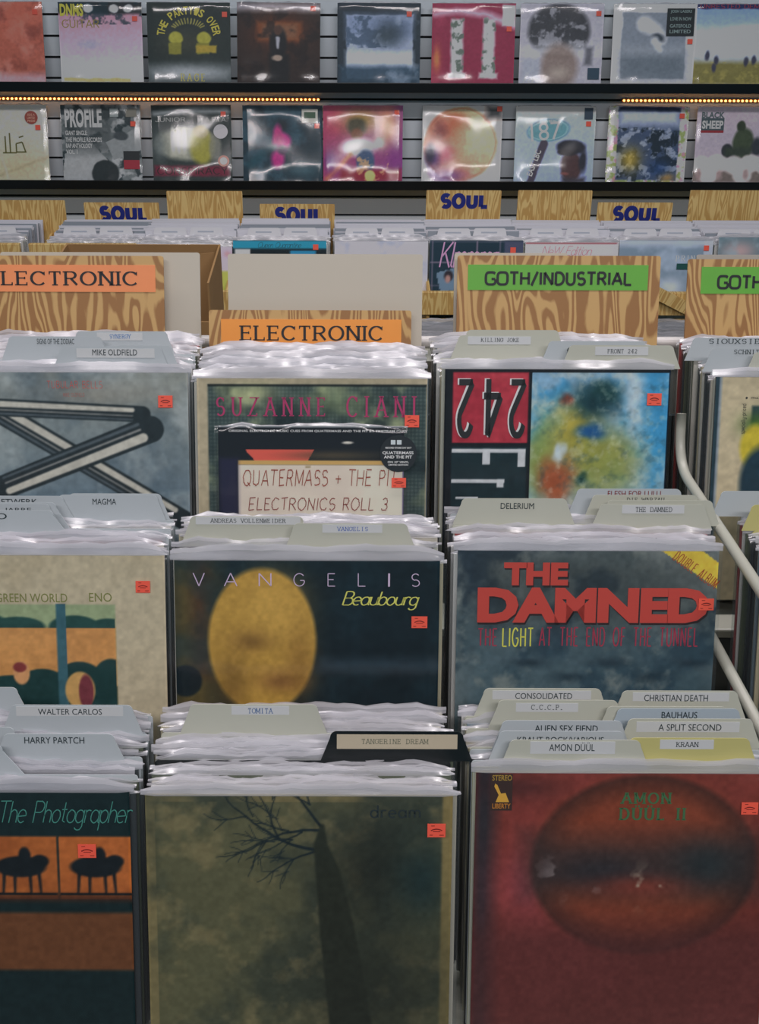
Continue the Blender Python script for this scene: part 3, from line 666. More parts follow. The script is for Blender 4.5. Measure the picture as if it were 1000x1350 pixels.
def d23(a):
    a.C[:] = (46, 54, 54); a.line([(206, 152), (250, 147), (300, 148)], 5, 8, (150, 156, 160), 3, .8); a.ell(246, 192, 40, 22, (140, 142, 130), 3); a.rect(226, 246, 176, 208, (184, 182, 170), 3, .8)  # curved grey streak near the top edge: wrap sheen painted in
    for x in (228, 236, 244): a.ell(x, 186, 3, 16, (200, 200, 190), 1, .8)
    a.ell(267, 196, 16, 24, (144, 140, 62), 3); a.ell(266, 176, 10, 9, (150, 140, 96), 2); a.ell(284, 196, 8, 20, (120, 120, 112), 2, .8); a.blob(210, 195, 9, 20, (100, 108, 110), .8); a.rect(203, 303, 221, 235, (110, 34, 54), 2, .9)
def l23(o, a):
    lettering(o, 'JUNIOR', 'mid', (206, 246, 157, 163), a.loc, ink(170, 172, 170)); lettering(o, 'M.A.F.I.A.', 'mid', (262, 301, 157, 163), a.loc, ink(170, 172, 170)); lettering(o, 'CONSPIRACY', 'mid', (206, 300, 223, 233), a.loc, ink(40, 20, 26))
    disc(o, a, 292, 176, 9.5, (196, 194, 198)); disc(o, a, 295, 215, 7.5, (206, 150, 140)); disc(o, a, 295, 215, 5, (206, 204, 204), y=-.0037)
wall_record(2, 201, 306, 141, 241, 'dark record with an oval group picture and two white round stickers', d23, [(296, 153)], 13, lab=l23)
def d24(a):
    a.C[:] = (30, 48, 58); a.cloud(22, 4, (48, 76, 90), .45, .7, .9); a.blob(372, 168, 10, 10, (20, 28, 36), .9); a.ell(371, 188, 12, 12, (178, 48, 124), 3); a.ell(366, 180, 6, 14, (164, 44, 110), 2); a.ell(366, 212, 9, 12, (170, 44, 120), 3); a.ell(372, 200, 7, 6, (60, 36, 66), 2); a.line([(330, 220), (350, 200), (362, 196)], 12, 6, (28, 66, 78), 3, .8)
    a.blob(400, 226, 22, 10, (70, 100, 110), .7)
wall_record(2, 320, 425, 141, 241, 'dark teal record with a magenta figure in the middle', d24, [(418, 168)], 14, lab=lambda o, a: badge(o, a, 398, 419, 146, 164, (206, 204, 190)) and badge(o, a, 401, 416, 150, 158, (60, 90, 70), 'sticker_print', -.0037))
def d25(a):
    a.grad(425, 531, (150, 60, 96), (120, 60, 120), False); a.blob(440, 160, 16, 20, (170, 60, 90)); a.blob(476, 160, 30, 18, (150, 130, 60), .9); a.blob(512, 170, 14, 30, (190, 130, 80), .9); a.blob(520, 210, 14, 20, (120, 50, 120), .9); a.ell(470, 168, 13, 11, (70, 66, 50), 3); a.ell(470, 178, 8, 7, (110, 70, 50), 2)
    a.ell(472, 196, 22, 12, (206, 206, 206), 4); a.blob(500, 190, 9, 9, (206, 204, 190)); a.ell(482, 216, 12, 18, (60, 80, 110), 2); a.rect(448, 530, 225, 242, (130, 34, 48), 4, .9); a.cloud(8, 5, (206, 160, 110), .56, .66, .7, mask=a.box_mask(470, 512, 205, 242)); a.line([(430, 238), (462, 205)], 5, 5, (200, 120, 80), 3); a.blob(435, 215, 9, 16, (96, 40, 110)); a.ell(488, 234, 7, 8, (190, 176, 110), 1)
wall_record(2, 425.5, 531, 141, 241, 'magenta and gold record with a figure in a frilled white collar', d25, [(523, 150)], 15)
def d26(a):
    a.C[:] = (212, 208, 206); a.ell(606, 192, 49, 50, (196, 128, 96), 2); a.blob(630, 190, 28, 36, (226, 176, 150), .9); a.cloud(24, 4, (236, 190, 150), .5, .7, .8, mask=(np.hypot(a.X - 606, a.Y - 192) < 46) * 1.); a.blob(580, 172, 14, 18, (120, 60, 60), .9); a.blob(572, 210, 12, 16, (70, 50, 110), .9); a.blob(590, 234, 26, 10, (110, 70, 130), .9); a.blob(600, 160, 14, 10, (196, 90, 60), .8); a.blob(588, 205, 10, 14, (170, 60, 90), .8)
    a.rect(640, 662, 141, 158, (36, 40, 44), 6, .9); a.ell(566, 205, 6, 12, (46, 44, 66), 3)
wall_record(2, 555, 661, 141, 242, 'white record with a large orange and purple watercolour disc', d26, [(657, 145)], 16)
def d27(a):
    a.grad(142, 242, (164, 176, 212), (140, 156, 206)); a.rect(678, 785, 142, 150, (190, 196, 216), 3, .7); a.ell(721, 174, 28, 15, (92, 134, 146), 1, rot=-.12); a.ell(721, 174, 25.5, 12.8, (168, 196, 204), .8, rot=-.12); a.ell(721, 174, 24.6, 12, (92, 140, 150), .8, rot=-.12); a.line([(716, 192), (700, 242)], 11, 9, (66, 60, 74), 1)
    a.ell(753, 222, 14, 20, (72, 52, 54), 2); a.ell(752, 196, 19, 10, (36, 38, 48), 1.5); a.rect(736, 766, 194, 202, (36, 36, 44), 2); a.ell(768, 214, 5, 16, (44, 44, 54), 2); a.ell(746, 203, 11, 4, (30, 28, 34), 1); a.ell(745, 231, 5, 2, (120, 74, 72), 1); a.rect(742, 772, 236, 243, (60, 56, 64), 3)
def l27(o, a):
    lettering(o, '187', 'sans', (698, 738, 163, 187), a.loc, ink(226, 232, 236), rot=-.1); lettering(o, 'EAST LBC', 'sansb', (686, 722, 213, 221), a.loc, ink(220, 216, 220), rot=-1.25); lettering(o, 'LONG BEACH', 'sansb', (706, 736, 160, 163.5), a.loc, ink(226, 232, 236), rot=-.1)
    badge(o, a, 767, 778, 144, 159, (40, 60, 80))
wall_record(2, 678, 782, 142, 242, 'lavender record with a capped head and a green oval road sign reading 187', d27, [(773, 165)], 17, lab=l27)
def d28(a):
    a.C[:] = (196, 190, 196); a.cloud(7, 5, (120, 140, 70), .5, .6, .8); a.cloud(6, 9, (200, 120, 150), .58, .66, .8); a.rect(812, 893, 144, 240, (60, 74, 100), 1); a.rect(812, 893, 146, 168, (190, 200, 226), 8, .8); a.cloud(9, 3, (30, 40, 50), .45, .58, .9, mask=a.box_mask(812, 893, 170, 242)); a.cloud(8, 8, (150, 160, 180), .55, .66, .8, mask=a.box_mask(812, 893, 170, 242)); a.blob(830, 212, 14, 16, (176, 150, 60), .8); a.blob(880, 236, 10, 6, (190, 140, 60), .8); a.rect(812, 893, 143, 149, (26, 34, 60), 2)
    a.blob(870, 225, 14, 12, (40, 66, 110), .8)
wall_record(2, 799, 904, 143, 242, 'record with a pale flowered border around a dark blue crowd picture', d28, [(895, 155)], 18)
def d29(a):
    a.C[:] = (172, 160, 172); a.rect(912, 1022, 170, 205, (160, 152, 166), 12, .7); a.rect(912, 1022, 226, 243, (110, 100, 96), 3)
    a.ell(958, 200, 7, 9, (48, 50, 56), 1); a.ell(978, 190, 14, 20, (62, 72, 56), 2); a.ell(974, 168, 6, 7, (52, 60, 48), 1); a.ell(997, 195, 8, 12, (50, 54, 60), 2); a.rect(955, 990, 196, 208, (54, 62, 54), 3)
    for x, y in ((925, 220), (946, 217), (968, 220), (990, 217), (1010, 220), (935, 232), (980, 232)): a.ell(x, y, 13, 12, (200, 190, 190), 2)
    for x in (922, 950, 985): a.ell(x, 232, 4, 7, (150, 130, 130), 2)
def l29(o, a):
    badge(o, a, 921, 951, 158, 174, (70, 86, 92), 'title_block', y=-.0004); badge(o, a, 921, 951, 174, 177, (150, 40, 50), 'title_bar', y=-.0004)
    lettering(o, 'BLACK', 'heavy', (921, 951, 150, 158), a.loc, ink(90, 104, 108)); lettering(o, 'SHEEP', 'heavy', (922, 950, 161, 172), a.loc, ink(226, 226, 228), y=-.0008)
wall_record(2, 915, 1020, 143, 242, 'lavender grey record with white sheep and dark figures among them', d29, None, 19, lab=l29)

# ================================================================== BACK BINS UNDER THE WALL
HBK = .866; YBF = 3.30; LB = math.radians(14)
def bpx(px, py=318, Y=3.30): return at(px, py, Y).x
gaps = [-96, 33, 186, 301, 441, 564, 690, 814, 943, 1068]
zb = CAMZ - HBK
bb = empty('record_bin', (0, 3.2, zb - .3)); tag(bb, 'long yellow wooden record bin standing below the slat wall', 'record bin')
bx0, bx1 = bpx(-100), bpx(1070)
def bin_board(name, x0, x1, y0, y1, za, zb_): bevel(MB().box(x0, x1, y0 - 3.2, y1 - 3.2, za - (zb - .3), zb_ - (zb - .3)).build(name, M_WOODY, bb), .002)
zfa = at(577, 383, 3.2).z; zfb = at(577, 413, 3.2).z
bin_board('front_board', bx0 - .3, bx1 + .3, 3.182, 3.2, zfb, zfa)
bin_board('front_board', bx0 - .3, bx1 + .3, 3.19, 3.2, .06, zfb - .016)
bin_board('floor_board', bx0 - .3, bx1 + .3, 3.2, 3.75, zb - .335, zb - .315)
bin_board('back_board', bx0 - .3, bx1 + .3, 3.755, 3.77, .05, zb - .06)
bin_board('kick_board', bx0 - .3, bx1 + .3, 3.24, 3.255, 0, zb - .335)
for g in gaps:
    x = bpx(g, 330); MB().xprism([(3.2 - 3.2, zfa - zb + .3), (3.74 - 3.2, .26), (3.74 - 3.2, -.01), (0, -.01)], x - .005, x + .005).build('partition', M_WOODY, bb)
# higher fronts of the two left-hand compartments
for (a_, b_) in ((-96, 27), (39, 180)):
    x0, x1 = bpx(a_, 330, 3.17), bpx(b_, 330, 3.17); bevel(MB().box(x0, x1, 3.162 - 3.2, 3.180 - 3.2, zfb - zb + .3, at(60, 321, 3.17).z - zb + .3).build('raised_front', M_WOODY, bb), .002)

back_desc = ['the raised wooden front at the far left', 'the second raised wooden front', 'the brown cardboard box', 'the record with a teal top band', 'the blank white record',
             'the dark blue record with pink scrawl', 'the white record with a thin red line', 'the silver record with a green sticker', 'the grey record with a pink blur']
packed = MB()
for i in range(9):
    x0, x1 = bpx(gaps[i]), bpx(gaps[i + 1]); xc = (x0 + x1) / 2
    if i < 2: xc = bpx((-35, 122)[i])
    if i == 2: xc = bpx(244)
    top = zb if i > 2 else zb - (.0 if i == 2 else .0)
    Y = YBF + .012; n = 7
    r = random.Random(50 + i)
    for k in range(n):
        plain_record(xc, Y, top + (.0 if k else -.002), 'white sleeved record in the back bin behind ' + back_desc[i], 'back bin records behind ' + back_desc[i], 5000 + i * 50 + k, lean=LB, jk=(0, 3, 8, 10)[r.randrange(4)]); Y += .0115
    # tabbed dividers of the back bins
    for k, (off, sx) in enumerate(((0.0, -.065), (.004, .06))):
        o = lean_root('divider_card', xc, Y + .006 + off, top + .022, h=.335, lean=LB)
        tag(o, 'white divider tabbed on the %s, behind %s' % (('left', 'right')[k], back_desc[i]), 'divider', 'white tabs in the back bins')
        MB().prism(rrect(-.155, .155, 0, .305, .004), 0, .001).prism(rrect(sx - .055, sx + .055, .3, .335, .008, True, slope=.006), 0, .001).build('panel', mat('white_tab', rgb(226, 226, 230), .4), o)
        MB().box(sx - .03, sx + .025, -.0004, 0, .318, .323).build('faint_print', ink(150, 156, 166), o)
    Y += .012
    while Y < 3.60:
        for q in range(1):
            h = top - r.uniform(-.012, .006); b = Y - .3 * math.tan(LB); dx = r.uniform(-.005, .005)
            n0 = len(packed.v); xa, xb = xc - .158 + dx, xc + .158 + dx; z0 = top - .29
            packed.v += [(xa, Y - .29 * math.tan(LB), z0), (xb, Y - .29 * math.tan(LB), z0), (xb, Y - .29 * math.tan(LB) + .003, z0), (xa, Y - .29 * math.tan(LB) + .003, z0), (xa, Y, h), (xb, Y, h - r.uniform(-.003, .003)), (xb, Y + .003, h), (xa, Y + .003, h)]
            mi = 0 if r.random() < .8 else 1
            for q4 in ((3, 2, 1, 0), (4, 5, 6, 7), (0, 1, 5, 4), (1, 2, 6, 5), (2, 3, 7, 6), (3, 0, 4, 7)): packed.f.append(tuple(n0 + t for t in q4)); packed.m.append(mi)
        Y += .011
o = packed.build('packed_records', [mat('sleeved_edges', rgb(222, 222, 230), .35), mat('sleeved_edges_grey', rgb(150, 158, 168), .35)])
tag(o, 'mass of white sleeved records packed at the rear of the back bins', 'records', kind='stuff')

def back_front(i, draw, label, top_py, left, right, stick=None, lab=None, edge=(210, 210, 214), dz=0):
    Y = YBF + (-.002); W = right - left; a = Art(left, top_py, W, 70, gain=1.7); draw(a)
    x = (bpx(left) + bpx(right)) / 2
    z = at((left + right) / 2, top_py, Y).z
    o = art_record(x, Y, z, label, a, lean=LB, lip=.012, seed=70 + i, edge=edge)
    if stick: sticker(o, a.loc, stick[0], stick[1], 7, 7, y=-.0026, detail=False)
    if lab: lab(o, a)
back_front(2, lambda a: (a.C.__setitem__(slice(None), (190, 180, 200)), a.rect(180, 320, 355, 382, (176, 180, 90), 1), a.rect(180, 320, 382, 440, (60, 70, 70), 1), a.blob(296, 334, 5, 4, (206, 130, 130), .6)), 'white and lime green record behind the cardboard box', 325, 186, 302)
back_front(3, lambda a: (a.C.__setitem__(slice(None), (20, 34, 40)), a.rect(300, 440, 317, 327.5, (40, 140, 168), .6), a.rect(309, 329, 328, 340, (190, 190, 190), .6), a.rect(382, 416, 330, 340, (40, 130, 170), .6)), 'black record with a teal band along its top in the back bin', 317, 307, 430, (416, 325.5),
           lambda o, a: lettering(o, 'Queen Quarantine', 'scriptt', (340, 397, 319, 327), a.loc, ink(16, 50, 62)))
back_front(4, lambda a: (a.C.__setitem__(slice(None), (186, 184, 196)), a.cloud(16, 3, (150, 160, 180), .55, .75, .6)), 'blank white record at the front of the back bin, above the cream card', 318, 443, 562)
def dk(a):
    a.C[:] = (26, 50, 64)
    for x in (571, 599, 629, 659): a.rect(x - .7, x + .7, 318, 440, (120, 110, 130), .5, .9)
    for y in (318, 345, 375): a.rect(568, 665, y - .6, y + .6, (120, 110, 130), .5, .9)
    a.rect(664, 690, 318, 440, (70, 76, 100), 1); a.poly([(577, 358), (600, 352), (606, 378), (583, 384)], (104, 128, 150)); a.ell(593, 362, 6, 7, (44, 40, 48), 1); a.ell(592, 366, 3.4, 5, (170, 130, 124), 1)
back_front(5, dk, 'dark blue gridded record with pink scrawled lettering in the back bin', 317, 568, 688, (675, 329), lambda o, a: lettering(o, 'Klmmmr', 'script', (580, 658, 318, 352), a.loc, ink(206, 150, 190), y=-.0005))
back_front(6, lambda a: (a.C.__setitem__(slice(None), (190, 188, 198)), a.rect(694, 812, 320, 321.4, (150, 50, 66), .5), a.rect(700, 806, 323, 334, (196, 190, 200), 1)), 'white record with a thin red line near its top in the back bin', 319, 694, 814, None, lambda o, a: lettering(o, 'New Edition', 'scriptt', (715, 780, 324, 336), a.loc, ink(206, 120, 140)))
def dp(a):
    a.C[:] = (120, 138, 156); a.rect(808, 950, 316, 324, (190, 196, 214), 5, .9); a.cloud(30, 5, (170, 184, 204), .45, .7, .8); a.blob(890, 380, 14, 12, (200, 206, 220), .8); a.rect(930, 945, 316, 440, (180, 184, 196), 1, .8)
back_front(7, dp, 'silver grey record with a small green sticker in the back bin', 317, 814, 942, (933, 327), lambda o, a: (lettering(o, 'PRINCE', 'serif', (892, 934, 337, 345), a.loc, ink(226, 226, 230), y=-.0005), badge(o, a, 894, 912, 348, 356, (20, 70, 66), y=-.0026)))
back_front(8, lambda a: (a.C.__setitem__(slice(None), (96, 120, 130)), a.blob(975, 330, 22, 12, (190, 160, 160), .9), a.cloud(20, 3, (150, 166, 176), .5, .7, .8)), 'grey record with a pink blur at the right of the back bin', 313, 948, 1068)

# header cards standing at the rear of the back bins
YC = 3.64
def header(x0, x1, ytop, txt, label, box=None, hw=None):
    a = at((x0 + x1) / 2, ytop, YC); k = (at(x1, ytop, YC).x - at(x0, ytop, YC).x) / (x1 - x0)
    hgt = .27; o = lean_root('header_card', a.x, YC, a.z, h=hgt, lean=math.radians(4)); tag(o, label, 'sign', 'wooden header cards of the back bins')
    W = (x1 - x0) * k; MB().prism(rrect(-W / 2, W / 2, 0, hgt, .004), 0, .004).build('board', M_WOODY, o)
    if txt: lettering(o, txt, 'fat', box, lambda px, py: ((px - (x0 + x1) / 2) * k, hgt - (py - ytop) * k), ink(22, 34, 110))
header(-14, 85, 264, None, 'blank wooden header card at the far left of the back bins')
header(110, 209, 267, 'SOUL', 'wooden header card with its whole SOUL lettering showing left of a taller blank card', (130, 192, 271, 292))
header(219, 319, 252, None, 'tall blank wooden header card between two SOUL cards at left')
header(342, 441, 269, 'SOUL', 'low wooden SOUL header card half hidden above the teal banded record', (362, 424, 272.5, 294))
header(562, 661, 251, 'SOUL', 'tall wooden SOUL header card above the dark blue record with pink scrawl', (581, 643, 254.5, 275))
header(683, 781, 251, None, 'tall blank wooden header card just right of the tall SOUL card')
header(788, 887, 267, 'SOUL', 'low wooden SOUL header card half hidden above the silver record', (809, 872, 271, 293))
header(910, 1010, 251, None, 'tall blank wooden header card at the far right of the back bins')

# ================================================================== FRONT RACK
XC1, XC2, XC3, XC4 = -.3705, -.0405, .298, .672
zA, zB, zC = CAMZ - HA, CAMZ - HB, CAMZ - HC
rk = empty('record_rack', (0, 0, 0)); tag(rk, 'stepped metal record rack holding three tiers of records', 'record rack')
def tray(za, y0, y1): bevel(MB().box(-.95, 1.15, y0, y1, za - .018, za - .003).build('shelf', M_STEEL, rk), .003)
bA, bB, bC = zA - LP * CL, zB - LP * CL, zC - LP * CL
tray(bA - .02, .58, .86); tray(bB - .02, .83, 1.115); tray(bC - .02, 1.115, 1.42)
for (y, za, zb_) in ((.862, .3, bB - .04), (1.118, .3, bC - .04), (1.43, .3, bC + .16)):
    MB().box(-.95, 1.15, y, y + .008, za, zb_).build('riser_panel', M_DARKST, rk)
for x in (-.93, 1.13):
    for y in (.62, 1.40): MB().tube([(x, y, 0), (x, y, bA - .03)], .016).build('leg', M_STEEL, rk)
def stair(x):
    pts = []
    def seg(a, b, n=6):
        for i in range(n): pts.append((x, a[0] + (b[0] - a[0]) * i / n, a[1] + (b[1] - a[1]) * i / n))
    def bend(p0, p1, p2, n=8):
        for i in range(n + 1):
            t = i / n; pts.append((x,) + tuple((1 - t) ** 2 * p0[k] + 2 * t * (1 - t) * p1[k] + t * t * p2[k] for k in (0, 1)))
    ya, yb, yc = .74, .985, 1.24
    za_, zb2 = .838, .972
    seg((.60, za_), (yb - .07, za_)); bend((yb - .05, za_), (yb - .005, za_), (yb + .012, za_ + .045))
    return pts, (yb, za_, zb2, yc)
for x in (.478,):
    MB().tube([(x, .60, .836), (x, .8, .836), (x, 1.08, .836)], .0068, seg=12).build('side_rail', M_STEEL, rk, smooth=True)
    for (y0, y1, z) in ((.80, 1.245, .975),):
        P = [(x, y0 + (y1 - .05 - y0) * i / 10, z) for i in range(11)]
        for i in range(1, 9):
            t = i / 8; P.append((x, (1 - t) ** 2 * (y1 - .05) + 2 * t * (1 - t) * (y1 - .002) + t * t * (y1 + .013), z + t * t * .05))
        P.append((x, y1 + .013 + .02 * math.tan(LEAN), z + .07))
        MB().tube(P, .0068, seg=12).build('side_rail', M_STEEL, rk, smooth=True)
ZR = at(578, 452, 1.5).z
MB().tube([(-.95, 1.505, ZR), (1.15, 1.505, ZR)], .0095, seg=12).build('ridge_rail', mat('white_rail', rgb(226, 222, 220), .35), rk, smooth=True)
for x in (-.2, .136, .48): MB().box(x - .006, x + .006, 1.44, 1.5, ZR - .04, ZR - .008).build('rail_bracket', M_STEEL, rk)

# --- front covers
def front(H, px_l, px_r, py, n, draw_label, xc, seed=1, lip=.014, edge=(196, 192, 182), dY=0, size=None):
    Y = depth_Y(H, py, (px_l + px_r) / 2) + dY
    return Y
# tier C, column 1: clouded grey record with crossed bars
Yc1 = depth_Y(HC, 491, 100); Yc2 = depth_Y(HC, 499, 420); Yc3 = depth_Y(HC, 487, 740); Yc4 = depth_Y(HC, 497, 1000)
def pxw(Y, H): return LP * F / (Y * math.cos(TH) + H * math.sin(TH))
def mk(H, xc, py, n, seed, label, draw, base, edge=(196, 192, 182), lip=.014, pxc=500, gain=GAIN):
    Y = depth_Y(H, py, pxc); W = pxw(Y, H); s = W / LP; left = CX + (xc - LP / 2) * s
    a = Art(left, py, W, n, base, gain); draw(a); a.grain(7, seed, .07)
    o = art_record(xc, Y, CAMZ - H, label, a, seed=seed, edge=edge, lip=lip)
    return o, a, Y

def dC1(a):
    a.grad(490, 670, (128, 132, 126), (88, 106, 118)); a.cloud(120, 3, (66, 84, 96), .38, .62, .85, 5); a.cloud(60, 7, (150, 158, 158), .5, .75, .7, 5); a.blob(120, 520, 90, 18, (126, 122, 112), .6)
    def bar(p, q, w):
        a.line([p, q], w, w * .9, (34, 43, 47)); dx, dy = q[0] - p[0], q[1] - p[1]; d = math.hypot(dx, dy); nx, ny = -dy / d, dx / d
        for off, ww, c in ((-.2, .34, (168, 166, 156)), (.12, .08, (120, 122, 120)), (.33, .12, (70, 80, 86))): a.line([(p[0] + nx * off * w + dx * .06, p[1] + ny * off * w + dy * .06), (q[0] + nx * off * w - dx * .06, q[1] + ny * off * w - dy * .06)], ww * w, ww * w * .7, c, 1.2)
    bar((-30, 528), (240, 690), 30); bar((-40, 536), (186, 546), 24); bar((196, 566), (-10, 648), 36)
o, a, Y = mk(HC, XC1, 491, 230, 1, 'grey cloudy record with crossed silver and black bars', dC1, (110, 115, 115), pxc=100)
lettering(o, 'TUBULAR BELLS', 'thin', (61, 134, 502, 512), a.loc, ink(190, 66, 58)); lettering(o, 'MIKE OLDFIELD', 'thin', (82, 110, 518, 523), a.loc, ink(170, 70, 60)); sticker(o, a.loc, 217, 529)
Yf = {('C', 1): Y}
def dC2(a):
    a.C[:] = (158, 148, 124); a.rect(273, 562, 507, 800, (48, 62, 62), 1.5)
    m = a.box_mask(273, 562, 507, 800); h = np.sin((a.X + a.Y) * .62) * np.sin((a.X - a.Y) * .62); a.mix(np.clip(h * .5 + .2, 0, 1) * .55 * m, (104, 116, 112)); a.cloud(60, 5, (150, 158, 120), .5, .72, .8, mask=m); a.cloud(40, 9, (24, 36, 40), .5, .7, .8, mask=m); a.blob(335, 518, 30, 14, (168, 172, 130), .7); a.blob(440, 530, 50, 18, (104, 118, 88), .6)
    a.rect(273, 562, 507, 509.5, (20, 26, 28), .8)
o, a, Y = mk(HC, XC2, 499, 230, 2, 'cream bordered record with spaced magenta lettering on dark mesh', dC2, (150, 140, 120), edge=(206, 196, 168), pxc=420)
lettering(o, 'SUZANNE', 'serif', (284, 428, 524, 549), a.loc, ink(160, 46, 92)); lettering(o, 'CIANI', 'serif', (456, 549, 522, 550), a.loc, ink(160, 46, 92)); sticker(o, a.loc, 543, 555)
Yf['C', 2] = Y
# the ten inch record leaning in front of it
T10 = .254
def d10(a):
    a.C[:] = (24, 30, 36); a.rect(287, 557, 556, 558.5, (150, 156, 160), .8); a.poly([(322, 588), (414, 588), (405, 604), (336, 604)], (196, 84, 72)); a.blob(440, 596, 60, 6, (74, 66, 52), .8); a.ell(458, 579, 7, 1.6, (190, 186, 176), .6); a.rect(530, 556, 604, 800, (84, 76, 112), 2); a.rect(313, 531, 603, 609, (176, 144, 88), .8); a.rect(313, 531, 609, 800, (196, 186, 172), .8); a.cloud(50, 4, (180, 170, 158), .4, .7, .6, mask=a.box_mask(315, 530, 610, 800)); a.rect(402, 409, 610, 613, (150, 136, 110), .6); a.rect(288, 313, 600, 800, (40, 40, 70), 4, .6)
Yq = Yc2 - .0095; Zt = at(421, 557, 1.25)
# its plane lies just in front of the larger record: solve the top edge on that plane
base_y, base_z = Yc2 - LP * SL - .010, zC - LP * CL
topy, topz = base_y + T10 * SL, base_z + T10 * CL
sQ = F / (topy * math.cos(TH) + (CAMZ - topz) * math.sin(TH)); WQ = T10 * sQ
aq = Art(287, 557, WQ, 200, gain=GAIN); d10(aq)
aq.loc = lambda px, py: (((px - 287) / WQ - .5) * T10, T10 - (py - 557) / WQ * T10)
xq = (287 + WQ / 2 - CX) / sQ
o = art_record(xq, topy, topz, 'small black record with a handwritten cream tape box leaning in front of the mesh record', aq, size=T10, lip=.003, seed=9)
lettering(o, 'ORIGINAL ELECTRONIC MUSIC CUES FROM QUATERMASS AND THE PIT BY TRISTRAM CARY', 'sansb', (301, 537, 562, 565.5), aq.loc, ink(206, 206, 206))
lettering(o, 'QUATERMASS & THE PIT', 'hand', (319, 524, 614, 638), aq.loc, ink(136, 66, 52)); lettering(o, 'ELECTRONICS ROLL 3', 'hand', (326, 512, 652, 671), aq.loc, ink(120, 50, 46))
s = disc(o, aq, 525, 593, 24.5, (22, 32, 38), 'round_sticker', -.0020)
for t, x0, x1, y0, y1 in (('QUATERMASS', 504, 545, 590, 594.5), ('AND THE PIT', 506, 543, 595.5, 599.5), ('RECORD STORE DAY 2017', 508, 542, 584, 586.5), ('ON 10" VINYL', 511, 539, 603, 605.5), ('LIMITED EDITION', 512, 538, 607, 609)): lettering(s, t, 'sansb', (x0, x1, y0, y1), aq.loc, ink(196, 202, 204), y=-.0024)
for x in (518, 526): badge(s, aq, x - 3, x + 3, 575, 581, (176, 186, 190), 'sticker_mark', -.0023)
sticker(o, aq.loc, 526, 632, 19, 13, y=-.0024)

def dC3(a):
    a.C[:] = (20, 26, 32); a.rect(597, 698, 491, 585, (156, 46, 60), .8); a.cloud(40, 4, (190, 70, 80), .5, .7, .5, mask=a.box_mask(598, 697, 492, 584))
    a.rect(596, 698, 590, 800, (26, 44, 50), 1); m = a.box_mask(701, 882, 491, 800)
    a.warp(11, 34, 4); a.mix(m, (126, 164, 190)); a.cloud(44, 6, (64, 140, 184), .44, .6, .9, mask=m); a.cloud(30, 12, (178, 190, 190), .5, .68, .8, mask=m)
    B = lambda x, y, rx, ry, c, k=1: a.mix(m * k * np.exp(-(((a.X - x) / rx) ** 2 + ((a.Y - y) / ry) ** 2) ** 1.5), c)
    B(718, 610, 26, 60, (120, 138, 70), .9); B(760, 570, 34, 40, (176, 156, 60)); B(790, 610, 60, 50, (140, 140, 60), .9); B(740, 640, 24, 34, (150, 80, 52)); B(785, 530, 36, 26, (20, 52, 60)); B(800, 515, 24, 16, (24, 60, 62)); B(779, 572, 22, 14, (30, 80, 130)); B(745, 530, 7, 9, (130, 60, 44)); B(773, 634, 9, 8, (22, 60, 56)); B(742, 600, 6, 12, (176, 190, 196)); B(868, 560, 18, 90, (56, 140, 186), .8); B(838, 520, 12, 60, (186, 196, 200), .8)
    a.unwarp(); a.cloud(9, 31, (190, 196, 180), .55, .8, .35, mask=m); a.cloud(12, 33, (40, 70, 80), .58, .8, .35, mask=m); a.rect(594, 700, 585.5, 590, (20, 26, 32), .6); a.rect(697, 701, 487, 800, (20, 26, 32), .6); a.rect(882, 890, 480, 800, (18, 30, 44), .8)
    for x0, x1, y0, y1 in ((597, 695, 593, 598), (638, 648, 593, 614), (685, 695, 593, 617), (597, 668, 634, 639), (658, 667, 634, 645), (603, 633, 658, 661)): a.rect(x0, x1, y0, y1, (186, 190, 194), .6)
o, a, Y = mk(HC, XC3 + .004, 487, 240, 3, 'record with a red panel of mirrored numerals beside a blue and yellow painting', dC3, (30, 30, 30), pxc=740, gain=1.5, edge=(30, 36, 40))
for (x0, x1, ch) in ((603, 624, '2'), (638, 662, '4'), (672, 693, '2')):
    st = lambda t: stroke_text(t, .2, .12)
    lettering(o, ch, st, (x0 - 2, x1 - 2, 499, 578), a.loc, ink(206, 200, 204), mirror=(-1, -1)); lettering(o, ch, st, (x0, x1 + 1, 500, 579), a.loc, ink(20, 24, 28), y=-.0007, mirror=(-1, -1))
sticker(o, a.loc, 863, 526)
Yf['C', 3] = Y
def dC4(a):
    a.C[:] = (172, 160, 132); a.rect(930, 951, 480, 800, (36, 54, 62), .8); a.rect(949, 951.5, 480, 800, (150, 160, 170), .5, .7); a.rect(993, 1200, 535, 800, (40, 60, 66), 1); a.blob(1002, 560, 22, 16, (60, 90, 40)); a.ell(1000, 590, 20, 30, (176, 160, 50), 3); a.ell(1010, 640, 28, 50, (28, 50, 62), 4)
o, a, Y = mk(HC, XC4, 497, 160, 4, 'tan record with small sideways print at the right edge of the photo', dC4, (160, 150, 120), pxc=960, edge=(40, 50, 56))
lettering(o, 'specially-priced', 'mid', (963, 1003, 548.5, 556.5), a.loc, ink(30, 34, 34), rot=-PI / 2); lettering(o, 'maxi-single', 'mid', (991, 1030, 522, 527), a.loc, ink(30, 34, 34)); disc(o, a, 985, 524.5, 1.4, (30, 34, 34), 'print_dot', -.0006)
Yf['C', 4] = Y
